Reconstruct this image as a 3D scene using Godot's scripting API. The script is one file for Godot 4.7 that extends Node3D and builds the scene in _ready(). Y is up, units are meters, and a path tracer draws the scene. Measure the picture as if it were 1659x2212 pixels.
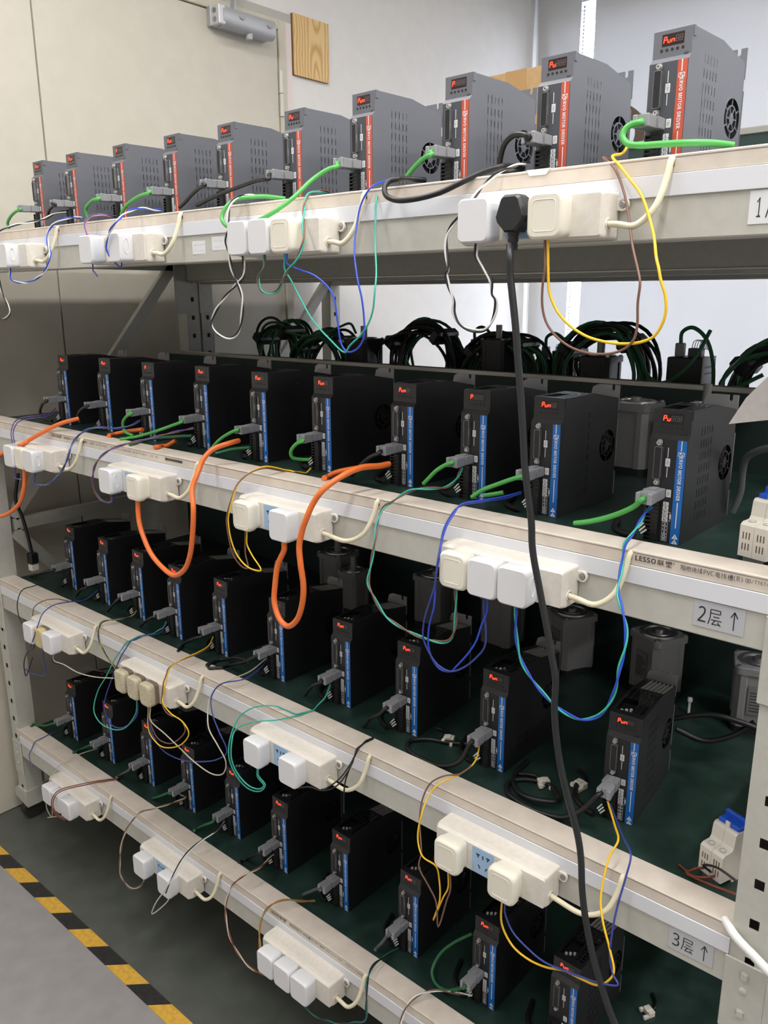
extends Node3D
# A double row of steel racks carrying forty servo drivers, seen from the aisle. Units: metres, y up.
# x runs along the rack, z toward the aisle, the shelf heights are in BASE.

const W := 0.0476          # driver width
const BASE := [1.6006, 1.1687, 0.7336, 0.2875]
const STRIP_LEN := 0.188
const STRIP_END := [[-1.372, -0.948, -0.519, -0.093], [-1.362, -0.955, -0.544, -0.115], [-1.373, -0.975, -0.545, -0.117], [-1.379, -0.961, -0.537]]
const OUTLET := [0.040, 0.087, 0.133]
const SHELF := ["top shelf", "second shelf", "third shelf", "bottom shelf"]
const NTH := ["first", "second", "third", "fourth", "fifth", "sixth", "seventh", "eighth", "ninth", "tenth"]
const DRIVER_X := [[-1.5831, -1.4297, -1.2636, -1.0960, -0.9362, -0.7635, -0.5986, -0.4315, -0.2789, -0.1260], [-1.5825, -1.4137, -1.2268, -1.0561, -0.8633, -0.7067, -0.5255, -0.3816, -0.2543, -0.0724], [-1.6339, -1.4686, -1.3147, -1.1557, -1.0077, -0.8304, -0.6594, -0.5024, -0.3294, -0.1139], [-1.6792, -1.4990, -1.3313, -1.1645, -1.0071, -0.8429, -0.6687, -0.4904, -0.3198, -0.1741]]
const DRIVER_Z := [[0.0140, 0.0168, 0.0050, -0.0024, -0.0062, -0.0106, -0.0001, -0.0142, -0.0181, -0.0147], [0.0014, -0.0078, 0.0003, -0.0128, 0.0017, -0.0076, -0.0105, -0.0046, 0.0056, 0.0261], [0.0024, 0.0053, 0.0080, 0.0175, 0.0075, 0.0101, 0.0045, 0.0056, 0.0001, -0.0015], [0.0232, 0.0197, 0.0113, 0.0111, 0.0044, 0.0122, 0.0094, 0.0119, 0.0169, 0.0082]]
const DRIVER_TURN := [[-2.0, -2.0, -2.0, -2.0, -2.0, -2.0, -2.0, -2.2, -1.7, -2.4], [-1.5, -0.2, -2.2, -2.0, -1.8, -0.8, -0.3, -0.5, -1.1, 0.1], [-3.0, -4.0, -2.0, -2.0, -4.0, -1.0, 1.4, 2.6, 0.1, 5.9], [0.0, 0.0, 0.0, 0.0, 0.0, 0.0, 0.0, 0.0, 0.0, 0.0]]
const SHOWN := [[0, 0, 2, 0, 0, 1, 0, 2, 1, 0], [0, 0, 2, 0, 0, 0, 0, 2, 0, 1], [0, 0, 0, 0, 0, 2, 0, 0, 0, 0], [0, 0, 0, 0, 0, 0, 0, 0, 0, 0]]
var M := {}
var used := {}
var sans := SystemFont.new()
var sans_bold := SystemFont.new()
var mono := SystemFont.new()
var serif := SystemFont.new()

# ------------------------------------------------------------------ scene
func _ready() -> void:
	_camera_and_light()
	_materials()
	_room()
	_rack_front()
	_rack_rear()
	_ducts()
	_drivers()
	_strips()
	_cables()
	_shelf_goods()
	_rear_goods()
	_small_things()

func _camera_and_light() -> void:
	var cam := Camera3D.new()
	cam.name = "camera"
	cam.fov = 63.632
	cam.near = 0.02
	var yaw := 0.719154
	var pitch := -0.255906
	var roll := -0.00405
	var b := Basis(Vector3.UP, yaw) * Basis(Vector3.RIGHT, pitch) * Basis(Vector3.BACK, roll)
	cam.transform = Transform3D(b, Vector3(0.34415, 1.46889, 1.00099))
	add_child(cam)
	cam.current = true
	var env := Environment.new()
	env.background_mode = Environment.BG_SKY
	var sm := ProceduralSkyMaterial.new()
	sm.sky_top_color = Color(0.78, 0.83, 0.93)
	sm.sky_horizon_color = Color(0.93, 0.95, 1.0)
	sm.ground_horizon_color = Color(0.86, 0.87, 0.9)
	sm.ground_bottom_color = Color(0.5, 0.52, 0.55)
	sm.sky_energy_multiplier = 5.2
	var sky := Sky.new()
	sky.sky_material = sm
	env.sky = sky
	env.tonemap_mode = Environment.TONE_MAPPER_LINEAR
	env.tonemap_exposure = 1.12
	env.sdfgi_enabled = true
	env.ssao_enabled = true
	env.ssil_enabled = true
	var we := WorldEnvironment.new()
	we.name = "environment"
	we.environment = env
	add_child(we)
	# recessed ceiling panels: rows along z, spaced along the rack; the pair behind the racks is added fill
	for p in [[-1.0, 0.35, 1.8, "above the far end of the rack"], [0.1, 0.35, 2.2, "above the near end of the rack"], [1.2, 0.35, 2.2, "just right of the rack"], [2.4, 0.35, 2.2, "farthest right of the rack"],
			[-1.0, 1.9, 0.7, "over the aisle by the door"], [0.1, 1.9, 0.7, "over the aisle"], [1.2, 1.9, 0.7, "over the aisle past the post"],
			[0.1, -1.8, 1.5, "added behind the racks as fill near the blinds"], [1.2, -1.8, 1.5, "added behind the racks as fill at the far right"]]:
		_ceiling_panel(p[0], p[1], p[2], p[3])

func _ceiling_panel(px: float, pz: float, power: float, where: String) -> void:
	var t := thing("ceiling_light", "long recessed ceiling light panel %s" % where, "ceiling light", Vector3(px, 2.838, pz), 0.0, "ceiling light panels")
	var st := S()
	box(st, Vector3(-0.085, 0.0, -0.615), Vector3(0.085, 0.012, 0.615), 0.002)
	obj("frame", st, flat_mat("lampframe", Color(0.9, 0.9, 0.9), 0.5), t)
	st = S()
	box(st, Vector3(-0.07, -0.002, -0.6), Vector3(0.07, 0.001, 0.6))
	var em := StandardMaterial3D.new()
	em.albedo_color = Color(0.9, 0.9, 0.9)
	em.emission_enabled = true
	em.emission = Color(1.0, 0.97, 0.92)
	em.emission_energy_multiplier = 1.5
	obj("diffuser", st, em, t)
	var l := AreaLight3D.new()
	l.name = "panel_light"
	l.area_size = Vector2(0.14, 1.2)
	l.light_color = Color(1.0, 0.992, 0.985)
	l.light_energy = power
	l.shadow_enabled = true
	l.position = Vector3(0, -0.006, 0)
	l.rotation_degrees = Vector3(-90, 0, 0)
	l.set("area_range", 12.0)
	t.add_child(l)

# ------------------------------------------------------------------ helpers
func numbered(called: String) -> String:
	var k: int = used.get(called, 0)
	used[called] = k + 1
	return called if k == 0 else "%s_%03d" % [called, k]

func thing(called: String, label: String, category: String, at := Vector3.ZERO, turn := 0.0, group := "") -> Node3D:
	var o := Node3D.new()
	o.name = numbered(called)
	add_child(o)
	o.position = at
	o.rotation.y = turn
	o.set_meta("label", label)
	o.set_meta("category", category)
	if group != "":
		o.set_meta("group", group)
	return o

func S() -> SurfaceTool:
	var st := SurfaceTool.new()
	st.begin(Mesh.PRIMITIVE_TRIANGLES)
	st.set_smooth_group(-1)
	return st

func done(st: SurfaceTool) -> ArrayMesh:
	st.generate_normals()
	return st.commit()

func inst(called: String, mesh: Mesh, m: Material, parent: Node) -> MeshInstance3D:
	var o := MeshInstance3D.new()
	o.name = called
	o.mesh = mesh
	o.material_override = m
	parent.add_child(o, true)
	return o

func obj(called: String, st: SurfaceTool, m: Material, parent: Node) -> MeshInstance3D:
	return inst(called, done(st), m, parent)

func struct(called: String, st: SurfaceTool, m: Material) -> MeshInstance3D:
	var o := obj(called, st, m, self)
	o.set_meta("kind", "structure")
	return o

func tri(st: SurfaceTool, a: Vector3, b: Vector3, c: Vector3) -> void: # counter-clockwise seen from outside
	st.add_vertex(a); st.add_vertex(c); st.add_vertex(b)

func quad(st: SurfaceTool, a: Vector3, b: Vector3, c: Vector3, d: Vector3) -> void:
	tri(st, a, b, c); tri(st, a, c, d)

func face(st: SurfaceTool, p: Array, center: Vector3) -> void: # convex polygon turned away from center
	var n: Vector3 = (p[1] - p[0]).cross(p[2] - p[0])
	var out: bool = n.dot(p[0] + p[1] + p[2] - center * 3.0) > 0.0
	for i in range(1, p.size() - 1):
		if out: tri(st, p[0], p[i], p[i + 1])
		else: tri(st, p[0], p[i + 1], p[i])

func box(st: SurfaceTool, lo: Vector3, hi: Vector3, c := 0.0, xf := Transform3D.IDENTITY) -> void:
	var mid := xf * ((lo + hi) * 0.5)
	var h := (hi - lo) * 0.5
	var m0 := (lo + hi) * 0.5
	var P := func(s: Vector3, keep: int) -> Vector3:
		var e := h
		for k in 3:
			if k != keep: e[k] -= c
		return xf * (m0 + s * e)
	st.set_smooth_group(-1)
	for a in 3:
		var b := (a + 1) % 3
		var d := (a + 2) % 3
		for s in [-1.0, 1.0]:
			var q := []
			for k in [[-1.0, -1.0], [1.0, -1.0], [1.0, 1.0], [-1.0, 1.0]]:
				var v := Vector3.ZERO
				v[a] = s; v[b] = k[0]; v[d] = k[1]
				q.append(P.call(v, a))
			face(st, q, mid)
	if c <= 0.0:
		return
	for a in 3: # edges parallel to axis a
		var b := (a + 1) % 3
		var d := (a + 2) % 3
		for sb in [-1.0, 1.0]:
			for sd in [-1.0, 1.0]:
				var v := Vector3.ZERO
				v[b] = sb; v[d] = sd
				var lo_v := v; lo_v[a] = -1.0
				var hi_v := v; hi_v[a] = 1.0
				face(st, [P.call(lo_v, b), P.call(hi_v, b), P.call(hi_v, d), P.call(lo_v, d)], mid)
	for x in [-1.0, 1.0]:
		for y in [-1.0, 1.0]:
			for z in [-1.0, 1.0]:
				var v := Vector3(x, y, z)
				face(st, [P.call(v, 0), P.call(v, 1), P.call(v, 2)], mid)

func bar(st: SurfaceTool, a: Vector3, b: Vector3, w: float, t: float, side := Vector3.RIGHT) -> void: # flat bar from a to b
	var f := (b - a).normalized()
	var n := side - f * side.dot(f)
	n = n.normalized()
	var u := f.cross(n)
	var xf := Transform3D(Basis(n, u, f), (a + b) * 0.5)
	var l := a.distance_to(b) * 0.5
	box(st, Vector3(-t / 2, -w / 2, -l), Vector3(t / 2, w / 2, l), 0.0, xf)

func cyl(st: SurfaceTool, a: Vector3, b: Vector3, r0: float, r1: float, n := 16, caps := true) -> void:
	lathe(st, a, (b - a).normalized(), [[0.0, r0], [a.distance_to(b), r1]], n, caps)

func frame_of(f: Vector3) -> Basis:
	var u := f.cross(Vector3.UP)
	if u.length() < 0.05: u = f.cross(Vector3.RIGHT)
	u = u.normalized()
	return Basis(u, u.cross(f) * -1.0, f)

func lathe(st: SurfaceTool, o: Vector3, axis: Vector3, prof: Array, n := 20, caps := true) -> void: # prof: [along, radius]
	var bs := frame_of(axis)
	var ring := func(k: int) -> PackedVector3Array:
		var r := PackedVector3Array()
		for i in n:
			var t := TAU * i / n
			r.append(o + axis * float(prof[k][0]) + (bs.x * cos(t) + bs.y * sin(t)) * float(prof[k][1]))
		return r
	for k in prof.size() - 1:
		st.set_smooth_group(k + 1)
		var p: PackedVector3Array = ring.call(k)
		var q: PackedVector3Array = ring.call(k + 1)
		for i in n:
			var j := (i + 1) % n
			var ref := o + axis * (float(prof[k][0]) + float(prof[k + 1][0])) * 0.5
			var nn := (p[j] - p[i]).cross(q[j] - p[i])
			if nn.length() < 1e-14: nn = (q[j] - p[i]).cross(q[i] - p[i])
			var flip: bool = nn.dot((p[i] + p[j] + q[i] + q[j]) * 0.25 - ref) < 0.0
			if absf(float(prof[k][0]) - float(prof[k + 1][0])) < 1e-6:
				var up: bool = float(prof[k + 1][1]) < float(prof[k][1])
				flip = (nn.dot(axis) < 0.0) == up
			if flip: quad(st, p[i], q[i], q[j], p[j])
			else: quad(st, p[i], p[j], q[j], q[i])
	st.set_smooth_group(-1)
	if caps:
		for k in [0, prof.size() - 1]:
			if float(prof[k][1]) > 1e-6:
				var c := o + axis * float(prof[k][0])
				face(st, Array(ring.call(k)), c + axis * (0.01 if k == 0 else -0.01))

func prism(st: SurfaceTool, poly: PackedVector2Array, at: Vector3, ux: Vector3, uy: Vector3, depth: Vector3) -> void: # flat outline pushed along depth
	st.set_smooth_group(-1)
	var p := poly
	if Geometry2D.is_polygon_clockwise(p):
		p = p.duplicate(); p.reverse()
	var map := func(v: Vector2) -> Vector3: return at + ux * v.x + uy * v.y
	var fwd := ux.cross(uy).dot(depth) > 0.0
	var idx := Geometry2D.triangulate_polygon(p)
	for i in range(0, idx.size(), 3):
		var a: Vector3 = map.call(p[idx[i]]); var b: Vector3 = map.call(p[idx[i + 1]]); var c: Vector3 = map.call(p[idx[i + 2]])
		var up: bool = (b - a).cross(c - a).dot(depth) > 0.0
		if up: tri(st, a + depth, b + depth, c + depth); tri(st, a, c, b)
		else: tri(st, a + depth, c + depth, b + depth); tri(st, a, b, c)
	for i in p.size():
		var a: Vector3 = map.call(p[i]); var b: Vector3 = map.call(p[(i + 1) % p.size()])
		if fwd: quad(st, a, b, b + depth, a + depth)
		else: quad(st, b, a, a + depth, b + depth)

func rrect(hw: float, hh: float, r: float, seg := 4) -> PackedVector2Array:
	var out := PackedVector2Array()
	for q in 4:
		var cx := (hw - r) * (1.0 if q == 0 or q == 3 else -1.0)
		var cy := (hh - r) * (1.0 if q < 2 else -1.0)
		for i in seg + 1:
			var t := PI / 2 * (q + float(i) / seg)
			out.append(Vector2(cx + r * cos(t), cy + r * sin(t)))
	return out

func loft(st: SurfaceTool, rings: Array, o: Vector3, ux: Vector3, uy: Vector3, uz: Vector3, smooth := true) -> void: # rings: [along, outline]
	var get_p := func(k: int, i: int) -> Vector3:
		var v: Vector2 = rings[k][1][i]
		return o + uz * float(rings[k][0]) + ux * v.x + uy * v.y
	var n: int = rings[0][1].size()
	var rh := ux.cross(uy).dot(uz) > 0.0
	st.set_smooth_group(1 if smooth else -1)
	for k in rings.size() - 1:
		for i in n:
			var j := (i + 1) % n
			if rh: quad(st, get_p.call(k, i), get_p.call(k, j), get_p.call(k + 1, j), get_p.call(k + 1, i))
			else: quad(st, get_p.call(k, j), get_p.call(k, i), get_p.call(k + 1, i), get_p.call(k + 1, j))
	st.set_smooth_group(-1)
	for e in [0, rings.size() - 1]:
		var q := []
		for i in n: q.append(get_p.call(e, i))
		face(st, q, o + uz * (float(rings[e][0]) + (0.01 if e == 0 else -0.01)))

func smooth_path(flat: Array, sub := 5) -> PackedVector3Array:
	var p := PackedVector3Array()
	for i in range(0, flat.size(), 3): p.append(Vector3(flat[i], flat[i + 1], flat[i + 2]))
	var out := PackedVector3Array()
	var n := p.size()
	for i in n - 1:
		var a := p[maxi(i - 1, 0)]; var b := p[i]; var c := p[i + 1]; var d := p[mini(i + 2, n - 1)]
		if i == 0: a = b + (b - c)
		if i == n - 2: d = c + (c - b)
		# centripetal Catmull-Rom
		var k0 := 0.0
		var k1 := k0 + maxf(sqrt(a.distance_to(b)), 1e-3)
		var k2 := k1 + maxf(sqrt(b.distance_to(c)), 1e-3)
		var k3 := k2 + maxf(sqrt(c.distance_to(d)), 1e-3)
		for s in sub:
			var t := lerpf(k1, k2, float(s) / sub)
			var A1 := a * ((k1 - t) / (k1 - k0)) + b * ((t - k0) / (k1 - k0))
			var A2 := b * ((k2 - t) / (k2 - k1)) + c * ((t - k1) / (k2 - k1))
			var A3 := c * ((k3 - t) / (k3 - k2)) + d * ((t - k2) / (k3 - k2))
			var B1 := A1 * ((k2 - t) / (k2 - k0)) + A2 * ((t - k0) / (k2 - k0))
			var B2 := A2 * ((k3 - t) / (k3 - k1)) + A3 * ((t - k1) / (k3 - k1))
			out.append(B1 * ((k2 - t) / (k2 - k1)) + B2 * ((t - k1) / (k2 - k1)))
	out.append(p[n - 1])
	return out

func tube(st: SurfaceTool, p: PackedVector3Array, r: float, sides := 7, closed := false) -> void:
	var n := p.size()
	var prev := PackedVector3Array()
	var first := PackedVector3Array()
	var u := Vector3.ZERO
	st.set_smooth_group(1)
	for i in n:
		var f: Vector3
		if closed: f = (p[(i + 1) % n] - p[(i - 1 + n) % n]).normalized()
		else: f = (p[mini(i + 1, n - 1)] - p[maxi(i - 1, 0)]).normalized()
		if u == Vector3.ZERO: u = frame_of(f).x
		u = (u - f * u.dot(f)).normalized()
		var w := f.cross(u)
		var ring := PackedVector3Array()
		for k in sides:
			var t := TAU * k / sides
			ring.append(p[i] + (u * cos(t) + w * sin(t)) * r)
		if i > 0:
			for k in sides:
				var j := (k + 1) % sides
				quad(st, prev[k], prev[j], ring[j], ring[k])
		else: first = ring
		prev = ring
	if closed:
		for k in sides:
			var j := (k + 1) % sides
			quad(st, prev[k], prev[j], first[j], first[k])
	else:
		st.set_smooth_group(-1)
		face(st, Array(first), p[1])
		face(st, Array(prev), p[n - 2])

func twist(p: PackedVector3Array, turn0: float, r: float, pitch: float) -> PackedVector3Array:
	var out := PackedVector3Array()
	var u := Vector3.ZERO
	var s := 0.0
	for i in p.size():
		var f := (p[mini(i + 1, p.size() - 1)] - p[maxi(i - 1, 0)]).normalized()
		if u == Vector3.ZERO: u = frame_of(f).x
		u = (u - f * u.dot(f)).normalized()
		if i > 0: s += p[i].distance_to(p[i - 1])
		var t := turn0 + TAU * s / pitch
		out.append(p[i] + (u * cos(t) + f.cross(u) * sin(t)) * r)
	return out

func grid(st: SurfaceTool, us: Array, vs: Array, hole: Callable, map: Callable) -> void: # sheet with openings
	us.sort(); vs.sort()
	for i in us.size() - 1:
		if us[i + 1] - us[i] < 1e-6: continue
		for j in vs.size() - 1:
			if vs[j + 1] - vs[j] < 1e-6: continue
			if hole.call((us[i] + us[i + 1]) / 2, (vs[j] + vs[j + 1]) / 2): continue
			quad(st, map.call(us[i], vs[j]), map.call(us[i + 1], vs[j]), map.call(us[i + 1], vs[j + 1]), map.call(us[i], vs[j + 1]))

func words(parent: Node, called: String, s: String, at: Vector3, w: float, h: float, m: Material, font: Font, turn_z := 0.0) -> MeshInstance3D:
	var t := TextMesh.new()
	t.text = s
	t.font = font
	t.font_size = 32
	t.pixel_size = 0.001
	t.curve_step = 2.0
	t.depth = 0.0
	var ab := t.get_aabb()
	var o := MeshInstance3D.new()
	o.name = called
	o.mesh = t
	o.material_override = m
	var k := Vector3(w / maxf(ab.size.x, 1e-5), h / maxf(ab.size.y, 1e-5), 1.0)
	var c := ab.position + ab.size * 0.5
	var b := Basis(Vector3.BACK, turn_z) * Basis.from_scale(k)
	o.transform = Transform3D(b, at - b * Vector3(c.x, c.y, 0))
	parent.add_child(o, true)
	return o

const HAN := {
	"ceng": [[.15,.92,.85,.92,.85,.70,.15,.70],[.15,.92,.15,.45,.02,0.0],[.35,.50,.80,.50],[.22,.30,.97,.30],[.52,.30,.30,.03,.85,.07],[.70,.20,.92,0.0]],
	"lian": [[.02,.9,.48,.9],[.1,.9,.1,.2],[.4,.9,.4,0.0],[.1,.66,.4,.66],[.1,.43,.4,.43],[0.0,.15,.48,.25],[.6,.98,.68,.82],[.92,.98,.84,.82],[.55,.72,.98,.72],[.52,.45,1.0,.45],[.76,.72,.76,.45,.52,.02],[.76,.45,1.0,.02]],
	"su": [[.1,1.0,.16,.9],[.42,1.0,.36,.9],[.02,.86,.5,.86],[.08,.78,.08,.6,.45,.6,.45,.78],[.27,.86,.27,.6,.05,.42],[.58,.96,.58,.6,.52,.45],[.58,.96,.94,.96,.94,.45],[.58,.8,.94,.8],[.58,.64,.94,.64],[.2,.26,.8,.26],[.5,.42,.5,.02],[.02,.02,.98,.02]],
	"zu": [[.06,0.0,.06,.95,.32,.95,.2,.62,.34,.4,.2,.28],[.5,.92,.5,.05],[.88,.92,.88,.05],[.5,.92,.88,.92],[.5,.64,.88,.64],[.5,.36,.88,.36],[.38,.05,1.0,.05]],
	"ran": [[.16,.95,.16,.5,.02,.1],[.16,.5,.3,.3],[.03,.7,.08,.5],[.3,.75,.24,.6],[.5,.95,.38,.5],[.5,.8,.66,.8,.4,.3],[.66,.7,1.0,.7],[.82,.95,.82,.6,.62,.3],[.82,.6,1.0,.35],[.4,.18,.36,0.0],[.55,.18,.58,0.0],[.72,.18,.78,0.0],[.9,.2,1.0,0.0]],
	"jue": [[.25,.98,.06,.7,.3,.7,.06,.38,.36,.45],[.04,.08,.38,.2],[.6,.98,.46,.72],[.56,.86,.86,.86,.78,.7],[.5,.66,.5,.1,.98,.1,.98,.24],[.5,.66,.9,.66,.9,.38,.5,.38],[.7,.66,.7,.38]],
	"yuan": [[.25,.98,.06,.7,.3,.7,.06,.38,.36,.45],[.04,.08,.38,.2],[.52,.95,.92,.95,.84,.7],[.52,.82,.88,.82],[.44,.68,1.0,.68],[.72,.68,.48,.42],[.6,.5,.78,.34,.74,.02,.6,.06],[.76,.34,.46,.12],[.94,.56,.78,.42,1.0,.08]],
	"dian": [[.14,.82,.14,.26],[.14,.82,.82,.82,.82,.26,.14,.26],[.14,.54,.82,.54],[.48,1.0,.48,.06,.98,.06,.98,.2]],
	"xian": [[.25,.98,.06,.7,.3,.7,.06,.38,.36,.45],[.04,.08,.38,.2],[.44,.72,.92,.78],[.42,.48,.96,.56],[.6,.98,.66,.4,.98,.02],[.92,.4,.44,.02],[.8,.98,.88,.88]],
	"cao": [[.02,.7,.36,.7],[.2,.98,.2,0.0],[.2,.6,.04,.3],[.22,.58,.36,.42],[.42,.88,1.0,.88],[.6,1.0,.6,.5],[.8,1.0,.8,.5],[.46,.74,.94,.74,.94,.5,.46,.5,.46,.74],[.46,.62,.94,.62],[.5,.4,.9,.4,.9,.02,.5,.02,.5,.4],[.5,.22,.9,.22]],
	"up": [[.5,0.0,.5,1.0],[.2,.68,.5,1.0,.8,.68]],
}
func strokes(st: SurfaceTool, key: String, at: Vector3, w: float, h: float, pen: float) -> void: # brush strokes of one character, facing +z
	for line in HAN[key]:
		for i in range(0, line.size() - 2, 2):
			var a := at + Vector3(line[i] * w, line[i + 1] * h, 0)
			var b := at + Vector3(line[i + 2] * w, line[i + 3] * h, 0)
			bar(st, a, b, pen, 0.0001, Vector3.BACK)

# ------------------------------------------------------------------ materials
func flat_mat(key: String, c: Color, rough := 0.5, metal := 0.0, spec := 0.5) -> StandardMaterial3D:
	if M.has(key): return M[key]
	var m := StandardMaterial3D.new()
	m.albedo_color = c
	m.roughness = rough
	m.metallic = metal
	m.metallic_specular = spec
	M[key] = m
	return m

func noise_tex(seed_: int, freq: float, lo: Color, hi: Color, size := 512) -> NoiseTexture2D:
	var n := FastNoiseLite.new()
	n.seed = seed_
	n.frequency = freq
	n.fractal_octaves = 5
	var g := Gradient.new()
	g.set_color(0, lo); g.set_color(1, hi)
	var t := NoiseTexture2D.new()
	t.width = size; t.height = size
	t.seamless = true
	t.noise = n
	t.color_ramp = g
	return t

func mottled(key: String, c: Color, vary: float, rough: float, scale: float, seed_: int, freq := 0.02, spec := 0.5) -> StandardMaterial3D:
	var m := flat_mat(key, Color.WHITE, rough, 0.0, spec)
	m.albedo_texture = noise_tex(seed_, freq, c.darkened(vary), c.lightened(vary * 0.5))
	m.uv1_triplanar = true
	m.uv1_world_triplanar = true
	m.uv1_scale = Vector3.ONE * scale
	return m

func rgb(r: int, g: int, b: int) -> Color: return Color(r / 255.0, g / 255.0, b / 255.0)

func _materials() -> void:
	sans.font_names = PackedStringArray(["Droid Sans"])
	sans_bold.font_names = PackedStringArray(["Droid Sans"])
	sans_bold.font_weight = 700
	mono.font_names = PackedStringArray(["Droid Sans Mono"])
	serif.font_names = PackedStringArray(["Droid Serif"])
	mottled("duct", rgb(220, 209, 196), 0.05, 0.5, 3.0, 3)
	flat_mat("strip_white", rgb(222, 224, 230), 0.45)
	mottled("beam", rgb(194, 193, 184), 0.04, 0.5, 4.0, 5)
	mottled("mat", rgb(24, 50, 42), 0.2, 0.45, 2.5, 7, 0.01)
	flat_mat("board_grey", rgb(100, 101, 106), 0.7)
	flat_mat("panel_green", rgb(30, 52, 48), 0.55)
	flat_mat("aluminium", rgb(190, 188, 182), 0.35, 0.8)
	flat_mat("steel", rgb(170, 170, 172), 0.35, 0.9)
	flat_mat("zinc", rgb(196, 195, 192), 0.38, 0.35)
	flat_mat("flange", rgb(150, 150, 152), 0.45, 0.5)
	flat_mat("plate_paint", rgb(206, 206, 208), 0.5)
	mottled("plastic_ivory", rgb(228, 222, 212), 0.05, 0.45, 8.0, 8)
	flat_mat("plug_white", rgb(224, 225, 228), 0.4)
	flat_mat("plug_cream", rgb(233, 228, 213), 0.4)
	mottled("plug_grimy", rgb(208, 197, 168), 0.15, 0.5, 14.0, 9)
	mottled("plug_yellowed", rgb(214, 196, 140), 0.12, 0.5, 14.0, 10)
	flat_mat("plug_base", rgb(120, 108, 92), 0.6)
	flat_mat("socket_blue", rgb(158, 190, 222), 0.45)
	flat_mat("cord_cream", rgb(226, 218, 190), 0.45)
	flat_mat("button_rubber", rgb(30, 30, 32), 0.6)
	flat_mat("body_black", rgb(34, 34, 37), 0.45)
	flat_mat("body_grey", rgb(102, 104, 111), 0.5)
	flat_mat("face_black", rgb(30, 31, 34), 0.45)
	flat_mat("face_grey", rgb(70, 73, 80), 0.5)
	flat_mat("stripe_blue", rgb(18, 106, 190), 0.4)
	flat_mat("stripe_red", rgb(196, 84, 62), 0.4)
	flat_mat("print_white", rgb(226, 228, 230), 0.5)
	flat_mat("print_dark", rgb(40, 40, 44), 0.6)
	flat_mat("print_ink", rgb(66, 60, 56), 0.7)
	flat_mat("segment_off", rgb(120, 116, 116), 0.5)
	flat_mat("window_red", rgb(44, 24, 26), 0.3)
	flat_mat("window_black", rgb(20, 18, 20), 0.3)
	flat_mat("connector_grey", rgb(146, 148, 152), 0.5)
	flat_mat("fan", rgb(20, 20, 22), 0.5)
	flat_mat("motor", rgb(146, 146, 148), 0.36, 0.2)
	flat_mat("motor_black", rgb(34, 35, 38), 0.42)
	var e := flat_mat("led", rgb(255, 60, 30), 0.5)
	e.emission_enabled = true
	e.emission = Color(1.0, 0.17, 0.09)
	e.emission_energy_multiplier = 5.0
	for k in [["green", 78, 168, 80], ["dark green", 38, 102, 64], ["black", 22, 22, 24], ["grey", 92, 94, 98], ["white", 226, 226, 224], ["yellow", 236, 190, 40],
			["brown", 118, 84, 70], ["blue", 42, 74, 196], ["navy", 48, 62, 140], ["slate", 96, 112, 140], ["teal", 56, 172, 152], ["teal_dark", 40, 96, 92], ["violet", 92, 78, 142], ["pink", 190, 130, 130],
			["orange", 232, 116, 52], ["pale", 190, 182, 164], ["olive", 132, 140, 76], ["redbrown", 122, 58, 42], ["rust", 168, 92, 58], ["black_rubber", 34, 35, 38]]:
		flat_mat("wire_" + k[0], rgb(k[1], k[2], k[3]), 0.42)

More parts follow.
